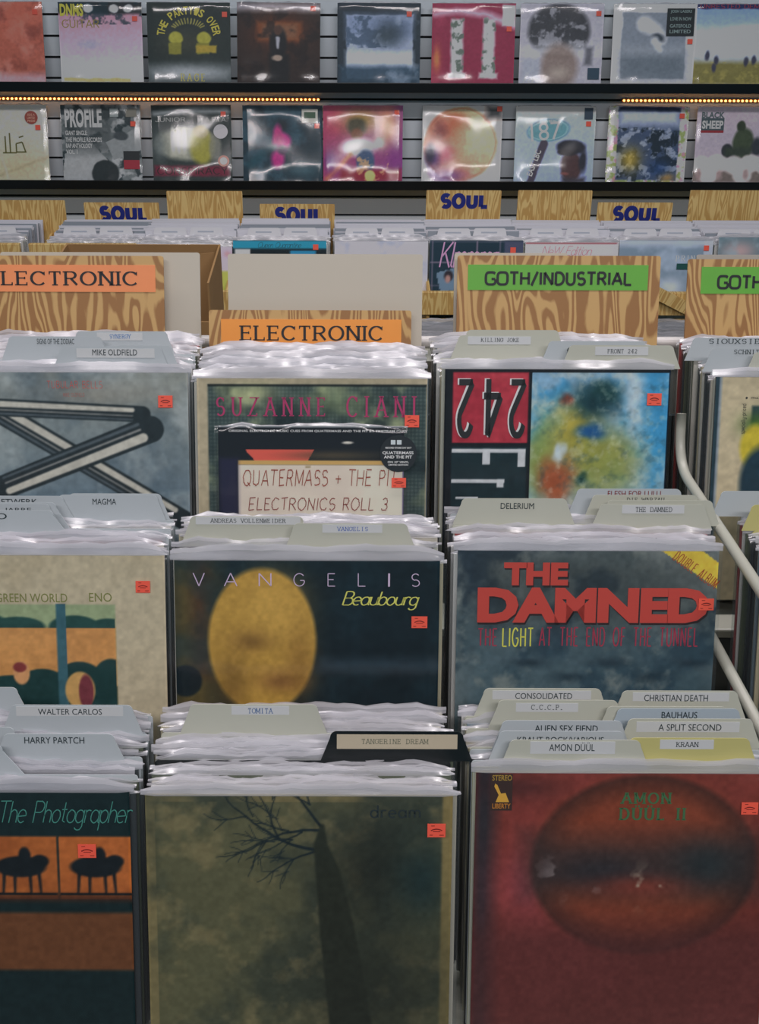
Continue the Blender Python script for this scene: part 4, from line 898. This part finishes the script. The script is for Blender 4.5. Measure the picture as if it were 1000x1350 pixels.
# tier B
def dB1(a):
    a.C[:] = (166, 156, 132); a.cloud(120, 3, (150, 138, 112), .4, .7, .6)
    L, R = -90, 150; a.rect(L, R, 799, 1100, (132, 146, 112), .8); a.rect(L, R, 831, 1100, (176, 126, 74), .8); a.cloud(60, 6, (190, 140, 84), .4, .7, .5, mask=a.box_mask(L, R, 832, 880))
    mk_ = a.box_mask(L, R, 799, 1100)
    def hill(cx, cy, rx, ry, c): d = (np.hypot((a.X - cx) / rx, (a.Y - cy) / ry) - 1) * min(rx, ry); a.mix(a.soft(d) * mk_, c)
    for cx, rx, ry in ((-40, 50, 22), (20, 36, 14), (95, 34, 16), (140, 24, 12)):
        d = (np.hypot((a.X - cx) / rx, (a.Y - 830) / ry) - 1) * ry; a.mix(a.soft(d) * mk_ * (a.Y < 831), (34, 66, 62))
    for cx, cy, rx, ry in ((50, 912, 34, 24), (142, 908, 26, 34), (100, 900, 30, 22), (10, 915, 44, 18)): hill(cx, cy, rx, ry, (26, 54, 54))
    a.rect(L, R, 912, 1100, (26, 54, 54), .8); a.rect(71, 84, 798, 940, (52, 88, 98), .8); hill(100, 918, 20, 26, (176, 140, 86)); hill(108, 920, 10, 24, (104, 50, 58)); hill(22, 894, 11, 16, (190, 140, 96)); hill(20, 886, 9, 7, (116, 52, 52))
o, a, Y = mk(HB, XC1 + .002, 732, 230, 5, 'tan record with a small framed landscape of dark green hills', dB1, (160, 150, 130), pxc=100)
lettering(o, 'ANOTHER GREEN WORLD', 'narrow', (-76, 87, 784, 796), a.loc, ink(112, 116, 62)); lettering(o, 'ENO', 'narrow', (116, 146, 783, 795), a.loc, ink(112, 116, 62)); sticker(o, a.loc, 188, 774)
Yf['B', 1] = Y
def dB2(a):
    a.C[:] = (18, 30, 36); a.rect(220, 284, 735, 1100, (88, 74, 40), 22, .8); a.rect(252, 275, 735, 900, (66, 44, 34), 10, .7); a.cloud(60, 4, (24, 44, 52), .45, .7, .5)
    a.ell(345, 850, 72, 100, (160, 126, 58), 3); a.blob(360, 800, 40, 40, (178, 142, 70), .8); a.blob(330, 850, 26, 14, (104, 76, 38), .75); a.blob(372, 905, 32, 14, (108, 74, 44), .8); a.blob(305, 910, 22, 40, (96, 72, 36), .7); a.blob(395, 880, 20, 50, (120, 88, 42), .6); a.ell(242, 905, 22, 22, (14, 26, 34), 2, .9)
    a.rect(420, 590, 872, 890, (44, 60, 70), 8, .6)
o, a, Y = mk(HB, XC2, 739, 240, 6, 'black record with a large plain tan oval and thin spaced white lettering', dB2, (20, 30, 36), pxc=400, edge=(20, 26, 28), lip=.018)
for ch, x0, x1 in (('V', 254, 270), ('A', 295, 313), ('N', 341, 358), ('G', 387, 402), ('E', 432, 442), ('L', 472, 482), ('I', 512, 514.5), ('S', 543, 554)): lettering(o, ch, 'thin', (x0, x1, 756, 774), a.loc, ink(190, 170, 196))
lettering(o, 'Beaubourg', 'script', (451, 554, 780, 806), a.loc, ink(216, 196, 96)); sticker(o, a.loc, 554, 822, 21, 16)
Yf['B', 2] = Y
def dB3(a):
    a.C[:] = (72, 82, 84); a.cloud(70, 3, (104, 112, 112), .42, .66, .9, 5); a.cloud(46, 8, (34, 46, 56), .5, .68, .9, 5); a.rect(600, 960, 830, 1100, (46, 72, 84), 40, .6); a.cloud(30, 11, (124, 130, 124), .58, .78, .6, 5)
    for i in range(5): a.blob(700 + 55 * i, 880 + (i % 2) * 20, 24, 7, (24, 40, 50), .7)
    a.rect(640, 940, 735, 830, (44, 50, 50), 18, .45); a.poly([(864, 720), (918, 720), (962, 752), (962, 786)], (190, 166, 62))
o, a, Y = mk(HB, XC3, 726, 240, 7, 'mottled grey record with huge red lettering and a yellow corner stripe', dB3, (70, 80, 82), pxc=780, edge=(150, 156, 160))
for t, x0, x1, y0, y1 in (('THE', 665, 750, 742, 773), ('DAMNED', 631, 938, 776, 824)):
    lettering(o, t, lambda t: sans_polys(t, .055, .98), (x0 + 1, x1 + 2, y0 + 2, y1 + 3), a.loc, ink(40, 26, 28)); lettering(o, t, lambda t: sans_polys(t, .055, .98), (x0, x1, y0, y1), a.loc, ink(178, 62, 52), y=-.0007)
lettering(o, 'THE', 'cond', (633, 658, 832, 857), a.loc, ink(150, 46, 68)); lettering(o, 'LIGHT', 'cond', (665, 706, 831, 858), a.loc, ink(200, 196, 80)); lettering(o, 'AT THE END OF THE TUNNEL', 'cond', (714, 926, 830, 857), a.loc, ink(150, 46, 68))
lettering(o, 'DOUBLE ALBUM', 'cond', (884, 954, 744, 759), a.loc, ink(150, 70, 40), rot=.62); sticker(o, a.loc, 934, 798, 20, 16)
Yf['B', 3] = Y
def dB4(a): a.C[:] = (60, 76, 82); a.cloud(60, 3, (90, 100, 100), .4, .7)
o, a, Y = mk(HB, XC4, 735, 40, 8, 'record cut off by the right edge in the middle tier', dB4, (60, 70, 80), pxc=1000)
Yf['B', 4] = Y
# tier A
def dA1(a):
    a.C[:] = (16, 32, 34); a.rect(-260, 73, 1107, 1196, (150, 84, 40), 1); a.rect(76, 179, 1107, 1196, (158, 88, 42), 1); a.cloud(50, 5, (120, 62, 30), .45, .7, .5, mask=a.box_mask(-260, 179, 1108, 1195)); a.rect(-260, 200, 1190, 1200, (60, 34, 24), 4, .8)
    for cx in (24, 124):   # plain dark mounds with posts
        a.ell(cx, 1150, 34, 15, (18, 24, 28), 1.5); a.ell(cx + 26, 1142, 12, 9, (18, 24, 28), 1.5); a.ell(cx + 6, 1134, 8, 12, (18, 24, 28), 1.5)
        for dx in (-22, -8, 12, 24): a.line([(cx + dx, 1158), (cx + dx * 1.1, 1188)], 5, 3, (18, 24, 28))
        a.rect(cx - 48, cx + 48, 1187, 1191, (24, 24, 24), 1)
    a.rect(-260, 200, 1216, 1300, (110, 62, 34), 3, .8)
o, a, Y = mk(HA, XC1 - .004, 1044, 220, 10, 'black record with two orange picture panels and teal handwriting', dA1, (16, 30, 32), pxc=100, edge=(24, 30, 34))
lettering(o, 'The Photographer', 'scriptt', (2, 176, 1056, 1098), a.loc, ink(62, 128, 116)); sticker(o, a.loc, 114, 1126, 24, 19)
Yf['A', 1] = Y
def dA2(a):
    a.C[:] = (104, 96, 66); m = a.box_mask(205, 587, 1058, 1500); a.mix(m, (78, 78, 56)); a.cloud(90, 3, (50, 56, 46), .42, .64, .9, 5); a.cloud(40, 6, (116, 106, 74), .54, .74, .6, 5, mask=m); a.blob(500, 1150, 70, 70, (26, 30, 26), .85); a.blob(560, 1170, 40, 60, (22, 40, 42), .9);
    a.rect(585, 612, 1040, 1500, (112, 100, 64), 2)
    rnd = random.Random(5)
    def br(x, y, ang, L, w, d):
        pts = [(x, y)]; 
        for i in range(4):
            ang += rnd.uniform(-.22, .22); x += L / 4 * math.cos(ang); y += L / 4 * math.sin(ang); pts.append((x, y))
        a.line(pts, w, w * .6, (20, 30, 34), .9)
        if d:
            for sg in (-1, 1): br(pts[rnd.randrange(2, 4)][0], pts[3][1], ang + sg * rnd.uniform(.3, .75), L * .68, w * .58, d - 1)
            br(x, y, ang + rnd.uniform(-.2, .2), L * .72, w * .62, d - 1)
    br(420, 1126, PI + .12, 70, 5, 3); br(425, 1098, PI - .1, 52, 4, 3); br(424, 1092, PI + .75, 50, 4, 3); br(416, 1128, PI - .35, 40, 3, 2)
    a.line([(470, 1420), (446, 1240), (434, 1160), (424, 1120), (426, 1092)], 60, 6, (34, 38, 30), 2); a.blob(500, 1330, 110, 120, (30, 34, 28), .7)
o, a, Y = mk(HA, XC2 - .002, 1049, 250, 11, 'dark olive record with bare black branches spreading from the middle', dA2, (90, 84, 60), pxc=400, edge=(150, 140, 96), lip=.011)
lettering(o, 'dream', 'mid', (489, 556, 1062, 1080), a.loc, ink(30, 40, 42)); sticker(o, a.loc, 577, 1096, 24, 19)
Yf['A', 2] = Y
def dA3(a):
    a.C[:] = (104, 46, 38); a.cloud(140, 3, (130, 56, 52), .4, .66, .7); a.rect(625, 655, 1000, 1400, (30, 34, 40), 12, .9); a.blob(700, 1180, 50, 60, (140, 62, 70), .7); a.blob(680, 1040, 60, 18, (50, 28, 30), .6)
    a.ell(855, 1150, 150, 128, (44, 28, 26), 4); a.ell(855, 1148, 138, 114, (120, 56, 36), 22, .9); a.rect(700, 1010, 1110, 1190, (40, 38, 40), 24, .7); a.blob(800, 1160, 70, 24, (30, 34, 40), .8); a.blob(940, 1150, 50, 40, (28, 40, 44), .8); a.blob(850, 1180, 60, 16, (110, 50, 40), .8)
    a.cloud(24, 9, (150, 140, 140), .62, .7, .7, mask=np.exp(-((a.X - 760) / 40) ** 2 - ((a.Y - 1165) / 26) ** 2)); a.cloud(20, 14, (160, 150, 130), .56, .7, .8, mask=np.exp(-((a.X - 860) / 30) ** 2 - ((a.Y - 1180) / 24) ** 2)); a.rect(600, 1100, 1230, 1420, (70, 36, 36), 30, .7)
o, a, Y = mk(HA, XC3 + .002, 1019, 240, 12, 'rust red record with a large dark ring and green stencil lettering', dA3, (110, 50, 40), pxc=820, edge=(170, 166, 140))
lettering(o, 'AMON', 'sten', (820, 888, 1046, 1062), a.loc, ink(58, 98, 62)); lettering(o, 'DÜÜL II', 'sten', (819, 908, 1064, 1085), a.loc, ink(58, 98, 62))
p = badge(o, a, 648, 677, 1021, 1072, (52, 34, 30), 'corner_print', y=-.0004)
lettering(p, 'STEREO', 'sansb', (650, 676, 1022, 1030), a.loc, ink(150, 120, 50), y=-.0007); lettering(p, 'LIBERTY', 'sansb', (651, 675, 1062, 1069), a.loc, ink(170, 110, 40), y=-.0007)
MB().flat([a.loc(x, y) for x, y in ((655, 1060), (659, 1050), (653, 1038), (654, 1034), (657, 1036), (662, 1048), (668, 1047), (673, 1060))], -.0007).build('printed_figure', ink(196, 150, 56), p)
sticker(o, a.loc, 991, 1067, 22, 17)
Yf['A', 3] = Y

# --- dividers and the records filed behind each front cover
gY = lambda r, c: Yf[r, c] + .0068
BL = (40, 100, 160)
pocket(HC, XC1, gY('C', 1), 1.425, [
    D(78, 213, 458, 'MIKE OLDFIELD', 'sans', 'front white divider with plain black capitals behind the cloudy record with crossed bars', HC, labelbox=(100, 203, 461, 473), tbox=(121, 180, 462, 470)),
    D(150, 226, 456, None, None, 'unlettered white divider sticking out behind the front tab over the cloudy record', HC),
    D(10, 134, 445, 'SIGNS OF THE ZODIAC', 'narrow', 'white divider with narrow black capitals at the left below the orange sign', HC, tbox=(48, 97, 448, 455)),
    D(99, 220, 438, 'SYNERGY', 'type', 'white divider with blue typewriter lettering below the left orange sign', HC, ink_c=BL, labelbox=(127, 187, 440, 450), tbox=(144, 172, 442, 447.5))], 'the cloudy record with crossed bars', 1)
pocket(HC, XC2, gY('C', 2) + .001, 1.385, [], 'the cream bordered mesh record', 2)
pocket(HC, XC3, gY('C', 3), 1.425, [
    D(749, 888, 458, 'FRONT 242', 'type', 'grey white divider directly behind the painted record, its tab at the right', HC, colour='cream', labelbox=(784, 854, 460, 471), tbox=(800, 839, 463, 468.5)),
    D(722, 851, 450, 'GENERAL', 'sans', 'white divider half covered by the tab in front, over the painted record', HC, colour='white', tbox=(747, 800, 458, 466)),
    D(603, 728, 443, 'KILLING JOKE', 'type', 'cream divider with black typewriter lettering under the left of the green sign', HC, colour='cream', labelbox=(616, 699, 444.5, 455), tbox=(633, 683, 446.5, 451.5)),
    D(614, 736, 437, None, None, 'unlettered cream divider hidden behind the typewriter tab under the green sign', HC, colour='cream')], 'the painted record with mirrored numerals', 3)
pocket(HC, XC4, gY('C', 4), 1.42, [
    D(992, 1100, 470, None, None, 'cream divider cut off by the right edge, lowest of three under the right green sign', HC, colour='cream'),
    D(936, 1070, 460, 'SCHNITT ACHT', 'type', 'white divider with typewriter lettering, middle of three under the right green sign', HC, tbox=(967, 1035, 462, 468)),
    D(912, 1050, 446, 'SIOUXSIE', 'type', 'white divider with wide typewriter lettering directly under the right green sign', HC, tbox=(934, 1000, 447.5, 454))], 'the tan record at the right edge', 4)
pocket(HB, XC1, gY('B', 1), 1.11, [
    D(-80, 70, 675, 'ENO', 'sans', 'front white divider at the left edge above the tan landscape record', HB, tbox=(-30, 9, 679, 687), slope=.02),
    D(-80, 66, 665, 'JEAN MICHEL JARRE', 'sans', 'white divider second from the front at the left edge above the landscape record', HB, tbox=(-76, 41, 670.5, 677), slope=.016),
    D(-80, 74, 663, None, None, 'unlettered white divider third from the front at the left edge of the middle tier', HB, slope=.016),
    D(-80, 84, 655.5, 'KRAFTWERK', 'sans', 'white divider with cropped black capitals at the left edge below the crossed bars', HB, tbox=(-22, 49, 659.5, 667), slope=.014),
    D(76, 208, 654, 'MAGMA', 'sans', 'white divider with five black capitals below the crossed bars of the cloudy record', HB, tbox=(122, 153, 659, 667)),
    D(90, 213, 653.5, None, None, 'unlettered white divider right behind the tab with five black capitals', HB)], 'the tan landscape record', 5)
pocket(HB, XC2, gY('B', 2), 1.10, [
    D(386, 538, 693.5, 'VANGELIS', 'type', 'olive white divider with blue typewriter lettering above the tan oval record', HB, colour='cream', ink_c=(50, 84, 150), labelbox=(425, 504, 695, 706), tbox=(444, 485, 698, 703.5)),
    D(250, 400, 683.5, 'ANDREAS VOLLENWEIDER', 'type', 'olive white divider with long black typewriter lettering below the small handwritten record', HB, colour='cream', labelbox=(258, 396, 684.5, 694.5), tbox=(277, 377, 686.5, 692))], 'the black record with a tan oval', 6)
pocket(HB, XC3, gY('B', 3), 1.11, [
    D(608, 748, 660, 'DELERIUM', 'sans', 'cream divider with its tab at the left above the red lettered record', HB, colour='cream', tbox=(660, 704, 666, 674)),
    D(790, 930, 665.5, 'THE DAMNED', 'type', 'cream divider with a typed label, frontmost right tab above the red lettered record', HB, colour='cream', labelbox=(820, 902, 667, 678), tbox=(838, 886, 669.5, 676)),
    D(800, 940, 662.5, None, None, 'unlettered cream divider just behind the frontmost right tab above the red lettered record', HB, colour='cream'),
    D(780, 920, 654.5, 'DIE WARZAU', 'type', 'cream divider with cropped typing, second of the right hand tabs under the painting', HB, colour='cream', tbox=(826, 876, 658, 663.5)),
    D(760, 898, 645.5, 'FLESH FOR LULU', 'sans', 'white divider with cropped dark red capitals under the painted record', HB, colour='white', ink_c=(110, 40, 40), tbox=(801, 871, 648, 656))], 'the red lettered record', 7)
pocket(HB, XC4, gY('B', 4), 1.11, [
    D(990, 1130, 668, None, None, 'olive divider cut by the right edge, front of two in the middle tier', HB, colour='olive'),
    D(950, 1080, 648, None, None, 'white divider cut by the right edge, back of two in the middle tier', HB)], 'the record cut off by the right edge', 8)
pocket(HA, XC1, gY('A', 1), .868, [
    D(-150, 4, 985, None, None, 'white divider with a sloping tab end at the left edge, nearest the orange panels', HA, slope=.022),
    D(4, 152, 970, 'HARRY PARTCH', 'sans', 'front white divider with black capitals above the orange panelled record', HA, tbox=(33, 112, 974, 983), slope=.012),
    D(-150, 20, 962, None, None, 'white divider end peeping from behind the front tab, left edge, lowest tier', HA),
    D(14, 176, 931, 'WALTER CARLOS', 'sans', 'white divider with a paper label under the framed landscape', HA, labelbox=(22, 163, 933, 946), tbox=(51, 135, 936, 944)),
    D(-150, 24, 911, None, None, 'rearmost white divider at the left edge of the lowest tier', HA, slope=.012)], 'the record with orange panels', 9)
pocket(HA, XC2, gY('A', 2), .872, [
    D(436, 612, 968, 'TANGERINE DREAM', 'type', 'black divider with a tan typed label above the branch record', HA, colour='black', ink_c=(96, 100, 86), labelbox=(445, 604, 972, 992), tbox=(478, 566, 978, 985)),
    D(250, 420, 934, 'TOMITA', 'type', 'cream divider with blue typewriter lettering under the tan oval', HA, colour='cream', ink_c=(44, 84, 130), labelbox=(306, 382, 936, 948), tbox=(328, 361, 939, 946))], 'the branch record', 10)
pocket(HA, XC3, gY('A', 3), .885, [
    D(672, 846, 979, 'AMON DÜÜL', 'sans', 'frontmost grey white divider with its tab at the left above the rust red record', HA, colour='cream', tbox=(725, 785, 982, 994), labelbox=(700, 812, 981, 998)),
    D(830, 990, 976, 'KRAAN', 'type', 'olive yellow divider, frontmost of the right hand tabs above the rust red record', HA, colour='olive', labelbox=(871, 942, 978, 991), tbox=(892, 922, 981, 988)),
    D(658, 824, 966, 'KRAUT ROCK/VARIOUS', 'sans', 'blue white divider second from the front at the left above the rust red record', HA, colour='white', tbox=(683, 797, 973.5, 982)),
    D(828, 994, 953, 'A SPLIT SECOND', 'sans', 'cream divider second from the front of the right hand tabs in the lowest tier', HA, colour='cream', labelbox=(840, 976, 957, 971), tbox=(869, 952, 960, 969)),
    D(662, 822, 954, 'ALIEN SEX FIEND', 'sans', 'white divider third from the front of the left hand tabs in the lowest tier', HA, colour='white', tbox=(706, 789, 960, 969)),
    D(814, 976, 939, 'BAUHAUS', 'sans', 'blue grey divider third from the front of the right hand tabs in the lowest tier', HA, colour='blue', tbox=(873, 920, 943, 952)),
    D(800, 960, 937.5, None, None, 'unlettered cream divider peeping out left of the blue grey tab', HA, colour='cream'),
    D(657, 816, 926, 'C.C.C.P.', 'type', 'cream divider with dotted initials, second left tab from the back, lowest tier', HA, colour='cream', labelbox=(681, 763, 930, 942), tbox=(701, 742, 932, 939)),
    D(820, 974, 916, 'CHRISTIAN DEATH', 'sans', 'cream divider at the back right of the lowest tier, below the grey mottled cover', HA, colour='cream', labelbox=(835, 962, 918, 930), tbox=(850, 934, 921, 930)),
    D(638, 794, 914, 'CONSOLIDATED', 'sans', 'cream divider at the back left of the lowest tier, below the grey mottled cover', HA, colour='cream', labelbox=(650, 780, 917, 929), tbox=(680, 755, 920, 928))], 'the rust red record', 11)

# --- genre signs at the top of the rack
def sign(x0, x1, ytop, Y, label, strip=None, strip_c=None, txt=None, tbox=None, style='slab', board=M_WOOD, hgt=.24, rad=.004, wavy=False):
    c = at((x0 + x1) / 2, ytop, Y); k = (at(x1, ytop, Y).x - at(x0, ytop, Y).x) / (x1 - x0)
    o = lean_root('genre_sign' if txt else 'blank_card', c.x, Y, c.z, h=hgt); tag(o, label, 'sign')
    W = (x1 - x0) * k; MB().prism(rrect(-W / 2, W / 2, 0, hgt, rad), 0, .003).build('board', board, o)
    loc = lambda px, py: ((px - (x0 + x1) / 2) * k, hgt - (py - ytop) * k)
    if strip:
        a = loc(strip[0], strip[3]); b = loc(strip[1], strip[2])
        par = MB().prism([(a[0], a[1]), (b[0], a[1]), (b[0], b[1]), (a[0], b[1])], -.0006, 0).build('paper_strip', mat('strip_%d_%d_%d' % strip_c, rgb(*strip_c), .4, noise=.08, nscale=20), o)
        lettering(par, txt, style, tbox, loc, ink(24, 26, 30), y=-.0009)
    return o
OR1, OR2, GRN = (244, 150, 96), (246, 160, 72), (104, 178, 66)
sign(-54, 215, 337, 1.492, 'left wooden sign with a coral orange strip reading ELECTRONIC', (-38, 204, 349, 384), OR1, 'ELECTRONIC', (-20, 180, 357, 376))
sign(0, 263, 332.5, 1.512, 'blank cream card standing behind the left ELECTRONIC sign', board=M_CARD)
sign(275, 542, 409, 1.448, 'low wooden sign with a bright orange strip reading ELECTRONIC, in the middle of the rack', (291, 529, 421, 460), OR2, 'ELECTRONIC', (315, 504, 429, 449), hgt=.2)
sign(300, 557, 335, 1.495, 'blank cream card standing behind the middle ELECTRONIC sign', board=M_CARD)
sign(603, 871, 337, 1.492, 'wooden sign with a green strip reading GOTH/INDUSTRIAL in full', (617, 855, 349, 382), GRN, 'GOTH/INDUSTRIAL', (639, 833, 357, 377), 'wide')
sign(599, 748, 333.5, 1.512, 'narrow cream card edge behind the full GOTH/INDUSTRIAL sign', board=M_CARD)
sign(907, 1175, 342, 1.492, 'wooden sign with a green strip cut off by the right edge', (925, 1163, 352, 387), GRN, 'GOTH/INDUSTRIAL', (946, 1140, 362, 382), 'wide')
sign(918, 1190, 336, 1.512, 'grey blank card behind the cut off green sign', board=mat('grey_card', rgb(170, 166, 158), .5))

# --- far side of the rack: white sleeved records seen through the gaps, cardboard box, loose board
rr = empty('rear_rack', (0, 1.56, 0)); tag(rr, 'far side of the stepped rack seen between the signs', 'record rack')
MB().box(-.95, 1.15, .0, .34, .685, .70).build('shelf', M_STEEL, rr)
for x in (-.93, 1.13):
    for y in (.03, .31): MB().tube([(x, y, 0), (x, y, .686)], .016).build('leg', M_STEEL, rr)
MB().box(-.95, 1.15, .33, .338, .70, .80).build('front_lip', M_STEEL, rr)
for ci, (xc, nm) in enumerate(((.165, 'the middle ELECTRONIC sign'), (.545, 'the full green sign'))):
    Y = 1.615; k = 0
    while Y < 1.735:
        r = random.Random(900 + ci * 40 + k)
        o = empty('record', (xc + r.uniform(-.02, .02), Y, .7 + .004)); tag(o, 'white sleeved record glimpsed beyond the rack, right of ' + nm, 'record', 'far side records right of ' + nm)
        o.rotation_euler = (math.radians(2), 0, 0)
        link(bpy.data.objects.new('jacket', JKT[(0, 3, 8, 10)[k % 4]]), o); link(bpy.data.objects.new('plastic_sleeve', SLV[k % 12]), o); Y += .017; k += 1
# cardboard box
p0, p1 = at(84, 332, 1.86), at(290, 332, 1.90)
bxo = empty('cardboard_box', (0, 0, .704)); tag(bxo, 'open brown cardboard box behind the left ELECTRONIC sign', 'box')
zt = at(200, 322, 2.12).z - .704; xl, xr = at(84, 324, 2.1).x, at(289, 322, 2.1).x
MB().box(xl, xr, 1.90, 2.12, 0, .004).build('bottom', M_BOXIN, bxo)
MB().box(xl, xr, 2.116, 2.12, .004, zt).build('back_wall', M_BOXIN, bxo); MB().box(xl, xr, 1.90, 1.904, .004, zt - .1).build('front_wall', M_BOXIN, bxo)
MB().xprism([(1.904, .004), (2.116, .004), (2.116, zt), (1.904, zt - .02)], xr - .004, xr).build('side_wall', M_BOXIN, bxo); MB().xprism([(1.904, .004), (2.116, .004), (2.116, zt), (1.904, zt - .02)], xl, xl + .004).build('side_wall', M_BOXIN, bxo)
fl_ = MB().box(-.06, 0, 0, .003, -.2, .0).build('inner_flap', M_BOXIN, bxo); fl_.location = (xr - .012, 2.10, zt - .012); fl_.rotation_euler = (math.radians(-6), math.radians(-4), math.radians(14))
# loose slat slanting across the front of the bin
p = at(888, 398, 3.165)
sl = MB().box(-.16, .14, 0, .012, -.02, .02).build('loose_slat', M_WOODY, bb); sl.location = (p.x, 3.165 - 3.2, p.z - zb + .3); sl.rotation_euler = (0, math.radians(26), 0)
